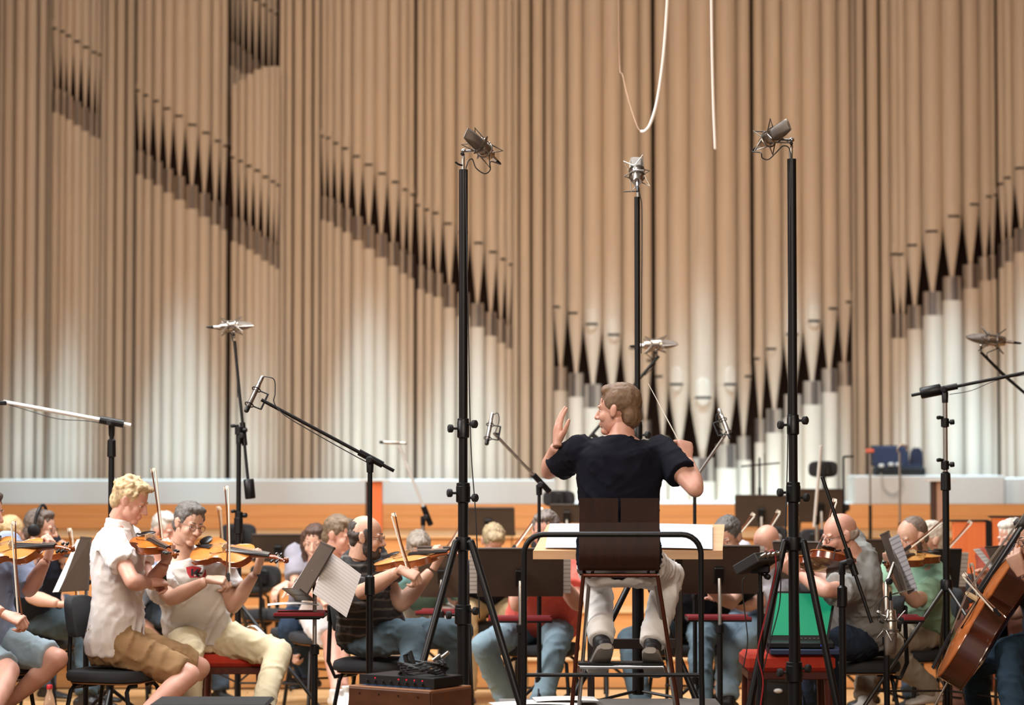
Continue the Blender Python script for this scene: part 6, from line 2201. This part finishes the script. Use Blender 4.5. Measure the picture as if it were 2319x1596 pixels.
# black equipment case at the bottom edge
e0, e1 = at(335, 1585, 10.3), at(600, 1585, 10.3)
ec = thing('equipment_case', V(((e0.x + e1.x) / 2, 10.5, 0)), 'black equipment case at the bottom edge below the two left violinists', 'case')
MB().box(V(((e0.x + e1.x) / 2, 10.5, 0.23)), (e1.x - e0.x, 0.36, 0.45), None, 0.02).build('body', M_BLACK, ec, True, 30)
MB().box(V(((e0.x + e1.x) / 2, 10.5, 0.466)), (e1.x - e0.x + 0.008, 0.366, 0.022), None, 0.01).build('lid', M_BLACKM, ec, True, 30)
for fx in (0.12, 0.5, 0.88):
    MB().box(V((e0.x + (e1.x - e0.x) * fx, 10.315, 0.45)), (0.04, 0.012, 0.03), None, 0.003).build('latch', M_STEEL, ec, False)
# black bag behind the laptop stool
bg = at(1750, 1560, 14.6)
bb = thing('bag', V((bg.x, 14.6, 0)), 'round topped black bag with white mark under the laptop stool', 'bag')
g = MB()
g.loft([(V((bg.x, 14.6, z)), V((1, 0, 0)), V((0, -1, 0)), w_, d_, d_) for z, w_, d_ in ((0.0, 0.12, 0.08), (0.02, 0.15, 0.10), (0.12, 0.155, 0.11), (0.22, 0.14, 0.10), (0.28, 0.10, 0.07), (0.30, 0.05, 0.03))], 20, 3.0)
g.build('pouch', M_BLACKM, bb)
MB().ell(V((bg.x + 0.02, 14.6 - 0.112, 0.13)), (0.025, 0.006, 0.012)).build('mark', M_PAPER, bb)
MB().tube(spline([V((bg.x - 0.07, 14.58, 0.27)), V((bg.x, 14.56, 0.36)), V((bg.x + 0.07, 14.58, 0.27))], 6), 0.008, 8).build('strap', M_BLACK, bb)

# ================================================================== BACK OF THE STAGE
# orange screens at right
for x0, x1, yt, lb in ((2157, 2231, 1180, 'left orange screen with black edge at the right'), (2246, 2380, 1171, 'right orange screen behind the cellist')):
    a, b = at(x0, yt, 15.75), at(x1, yt - 4, 15.75)
    so_ = thing('orange_screen', V(((a.x + b.x) / 2, 15.75, 0)), lb, 'screen')
    MB().box(V(((a.x + b.x) / 2, 15.75, a.z / 2)), (b.x - a.x, 0.05, a.z - 0.01), None, 0.004).build('panel', M_PANEL, so_, False)
    for xx in ((b.x + 0.018,) if x0 < 2200 else (b.x + 0.012,)):
        MB().box(V((xx, 15.75, a.z / 2 + 0.004)), (0.034, 0.06, a.z), None, 0.003).build('edge', M_BLACK, so_, False)
    MB().box(V(((a.x + b.x) / 2, 15.75, a.z + 0.004)), (b.x - a.x + 0.04, 0.06, 0.012), None, 0.003).build('top_edge', M_BLACK, so_, False)
# columns
for x0, x1, yt, m_, lb, z0c, Yc in ((836, 866, 1090, M_PANEL, 'orange wooden post with dark side behind the striped man', 0.94, 18.3), (2117, 2143, 1090, mat('brown_panel', '#a98672', 0.6), 'brown upright panel behind the right boom stand', 0.72, 17.5)):
    a, b = at(x0, yt, Yc), at(x1, yt, Yc)
    so_ = thing('wooden_post', V(((a.x + b.x) / 2, Yc, z0c)), lb, 'post')
    MB().box(V(((a.x + b.x) / 2, Yc, (a.z + z0c) / 2)), (b.x - a.x, 0.12, a.z - z0c), None, 0.003).build('face', m_, so_, False)
    MB().box(V((a.x - 0.012, Yc, (a.z + z0c) / 2)), (0.024, 0.13, a.z - z0c), None, 0.002).build('dark_side', M_CASE, so_, False)
    MB().box(V(((a.x + b.x) / 2 - 0.01, Yc - 0.02, a.z + 0.006)), (b.x - a.x + 0.12, 0.14, 0.010), None, 0.002).build('cap', M_LEDGE, so_, False)
# open instrument case on the right ledge
ic = at(2030, 1077, 20.33)
io = thing('instrument_case', V((ic.x, 20.33, ic.z)), 'open instrument case with navy lining on the white ledge', 'case')
k0 = at(1978, 1074, 20.3)
k1 = at(2092, 1074, 20.3)
wI = k1.x - k0.x
M_NAVY = mat('navy_plush', '#23253a', 0.9, bump=0.2, bscale=90)
MB().box(V((ic.x + 0.02, 20.33, ic.z + 0.035)), (wI, 0.2, 0.07), None, 0.012).build('tray', M_BLACKM, io, True, 30)
MB().box(V((ic.x + 0.01, 20.33, ic.z + 0.078)), (wI * 0.9, 0.17, 0.03), None, 0.01).build('tray_lining', M_NAVY, io, True, 30)
g = MB()
Rl = Matrix.Rotation(rad(-14), 3, 'X')
g.box(V((ic.x - 0.03, 20.45, ic.z + 0.16)), (wI * 0.72, 0.06, 0.17), Rl, 0.015)
g.build('lid_lining', M_NAVY, io, True, 30)
MB().box(V((ic.x - 0.03, 20.485, ic.z + 0.165)), (wI * 0.76, 0.03, 0.185), Rl, 0.012).build('lid', M_BLACKM, io, True, 30)
g = MB()
g.loft([(V((ic.x + wI * 0.42, 20.38, ic.z + z)), V((1, 0, 0)), V((0, -1, 0)), w_, 0.06, 0.06) for z, w_ in ((0.05, 0.055), (0.12, 0.06), (0.2, 0.05), (0.235, 0.025))], 14, 2.5)
g.build('pouch', M_NAVY, io)
for dx in (-0.14, -0.06, 0.0):
    MB().box(V((ic.x + dx, 20.235, ic.z + 0.085 + 0.01 * (dx > -0.1))), (0.045, 0.02, 0.03), None, 0.008).build('fitting', M_PAPER, io, False)
MB().tube(spline([V((ic.x - 0.16, 20.13, ic.z + 0.02)), V((ic.x - 0.14, 20.12, ic.z - 0.10)), V((ic.x - 0.06, 20.12, ic.z - 0.15)), V((ic.x + 0.01, 20.12, ic.z - 0.08)), V((ic.x + 0.0, 20.13, ic.z + 0.02))], 6), 0.006, 7).build('strap', mat('strap_grey', '#b9b2a8', 0.8), io)
# slim stands and pegs by the ledge
def slim_stand(label, px_, y_top, y_mid, Yp, z0p, m_top, extra=None):
    t_ = at(px_, y_top, Yp)
    o_ = thing('slim_stand', V((t_.x, Yp, z0p)), label, 'stand')
    zm_ = at(px_, y_mid, Yp).z
    MB().tube([V((t_.x, Yp, zm_)), t_], 0.008, 8).build('upper_tube', m_top, o_)
    MB().tube([V((t_.x, Yp, z0p)), V((t_.x, Yp, zm_ + 0.02))], 0.012, 8).build('lower_tube', M_BLACK, o_)
    tripod_legs(o_, V((t_.x, Yp, 0)), 3, 0.18, 0.12, 0.007, M_BLACK, 0.4, z0=z0p)
    return o_, t_


o_, t_ = slim_stand('slim stand with small red top against the white ledge', 1970, 1022, 1150, 17.5, 0.72, M_STEEL)
MB().box(t_ + V((0, 0, 0.005)), (0.06, 0.04, 0.03), None, 0.006).build('red_top', mat('red_knob', '#c4604c', 0.6), o_)
o_, t_ = slim_stand('slim chrome stand with hooked top before the instrument case', 2037, 1024, 1190, 17.5, 0.72, M_STEEL)
MB().tube([t_ + V((0.02 + 0.035 * math.cos(a), 0, 0.02 + 0.035 * math.sin(a))) for a in [math.pi * i / 10 * 1.3 - 0.3 for i in range(11)]], 0.007, 8).build('hook', M_STEEL, o_)
o_, t_ = slim_stand('slim stand with flat bent top left of the white box ledge', 1910, 1034, 1160, 17.6, 0.72, M_BLACK)
MB().tube([t_, t_ + V((0.075, 0, 0.002))], 0.008, 8).build('bent_top', M_BLACK, o_)
o_, t_ = slim_stand('slim black cross-bar stand behind the tall right stand', 1720, 1036, 1110, 17.6, 0.72, M_BLACK)
a_, b_2 = at(1678, 1056, 17.6), at(1766, 1048, 17.6)
MB().tube([a_, b_2], 0.006, 8).build('cross_bar', M_BLACK, o_)
MB().tube([at(1731, 1050, 17.6), at(1731, 1026, 17.6)], 0.006, 8).build('clip', M_STEEL, o_)

# hanging white cords above the stage
g = thing('hanging_cord', at(1512, -60, 13.5), 'white cord hanging in a loop from above, left one', 'cord')
MB().tube(spline([at(1518, -260, 13.5), at(1514, -60, 13.5), at(1508, 60, 13.5), at(1500, 150, 13.5), at(1488, 230, 13.5), at(1474, 278, 13.5), at(1462, 296, 13.5), at(1452, 298, 13.52)], 8), [0.009] * 57, 10).build('cord', mat('cord_white', '#e0d8d0', 0.7), g)
MB().tube(spline([at(1453, 298, 13.52), at(1444, 288, 13.7), at(1432, 255, 13.9), at(1420, 215, 14.1), at(1410, 170, 14.3), at(1402, 120, 14.5), at(1398, -260, 14.6)], 8), 0.0014, 6).build('thin_line', mat('cord_thin', '#b3927a', 0.7), g)
g = thing('hanging_cord', at(1612, -60, 13.5), 'straight white cord hanging from above, right one', 'cord')
MB().tube(spline([at(1609, -260, 13.5), at(1611, -40, 13.5), at(1613, 120, 13.5), at(1616, 240, 13.5), at(1620, 336, 13.5)], 8), 0.0085, 10, round_caps=True).build('cord', mat('cord_white', '#e0d8d0', 0.7), g)
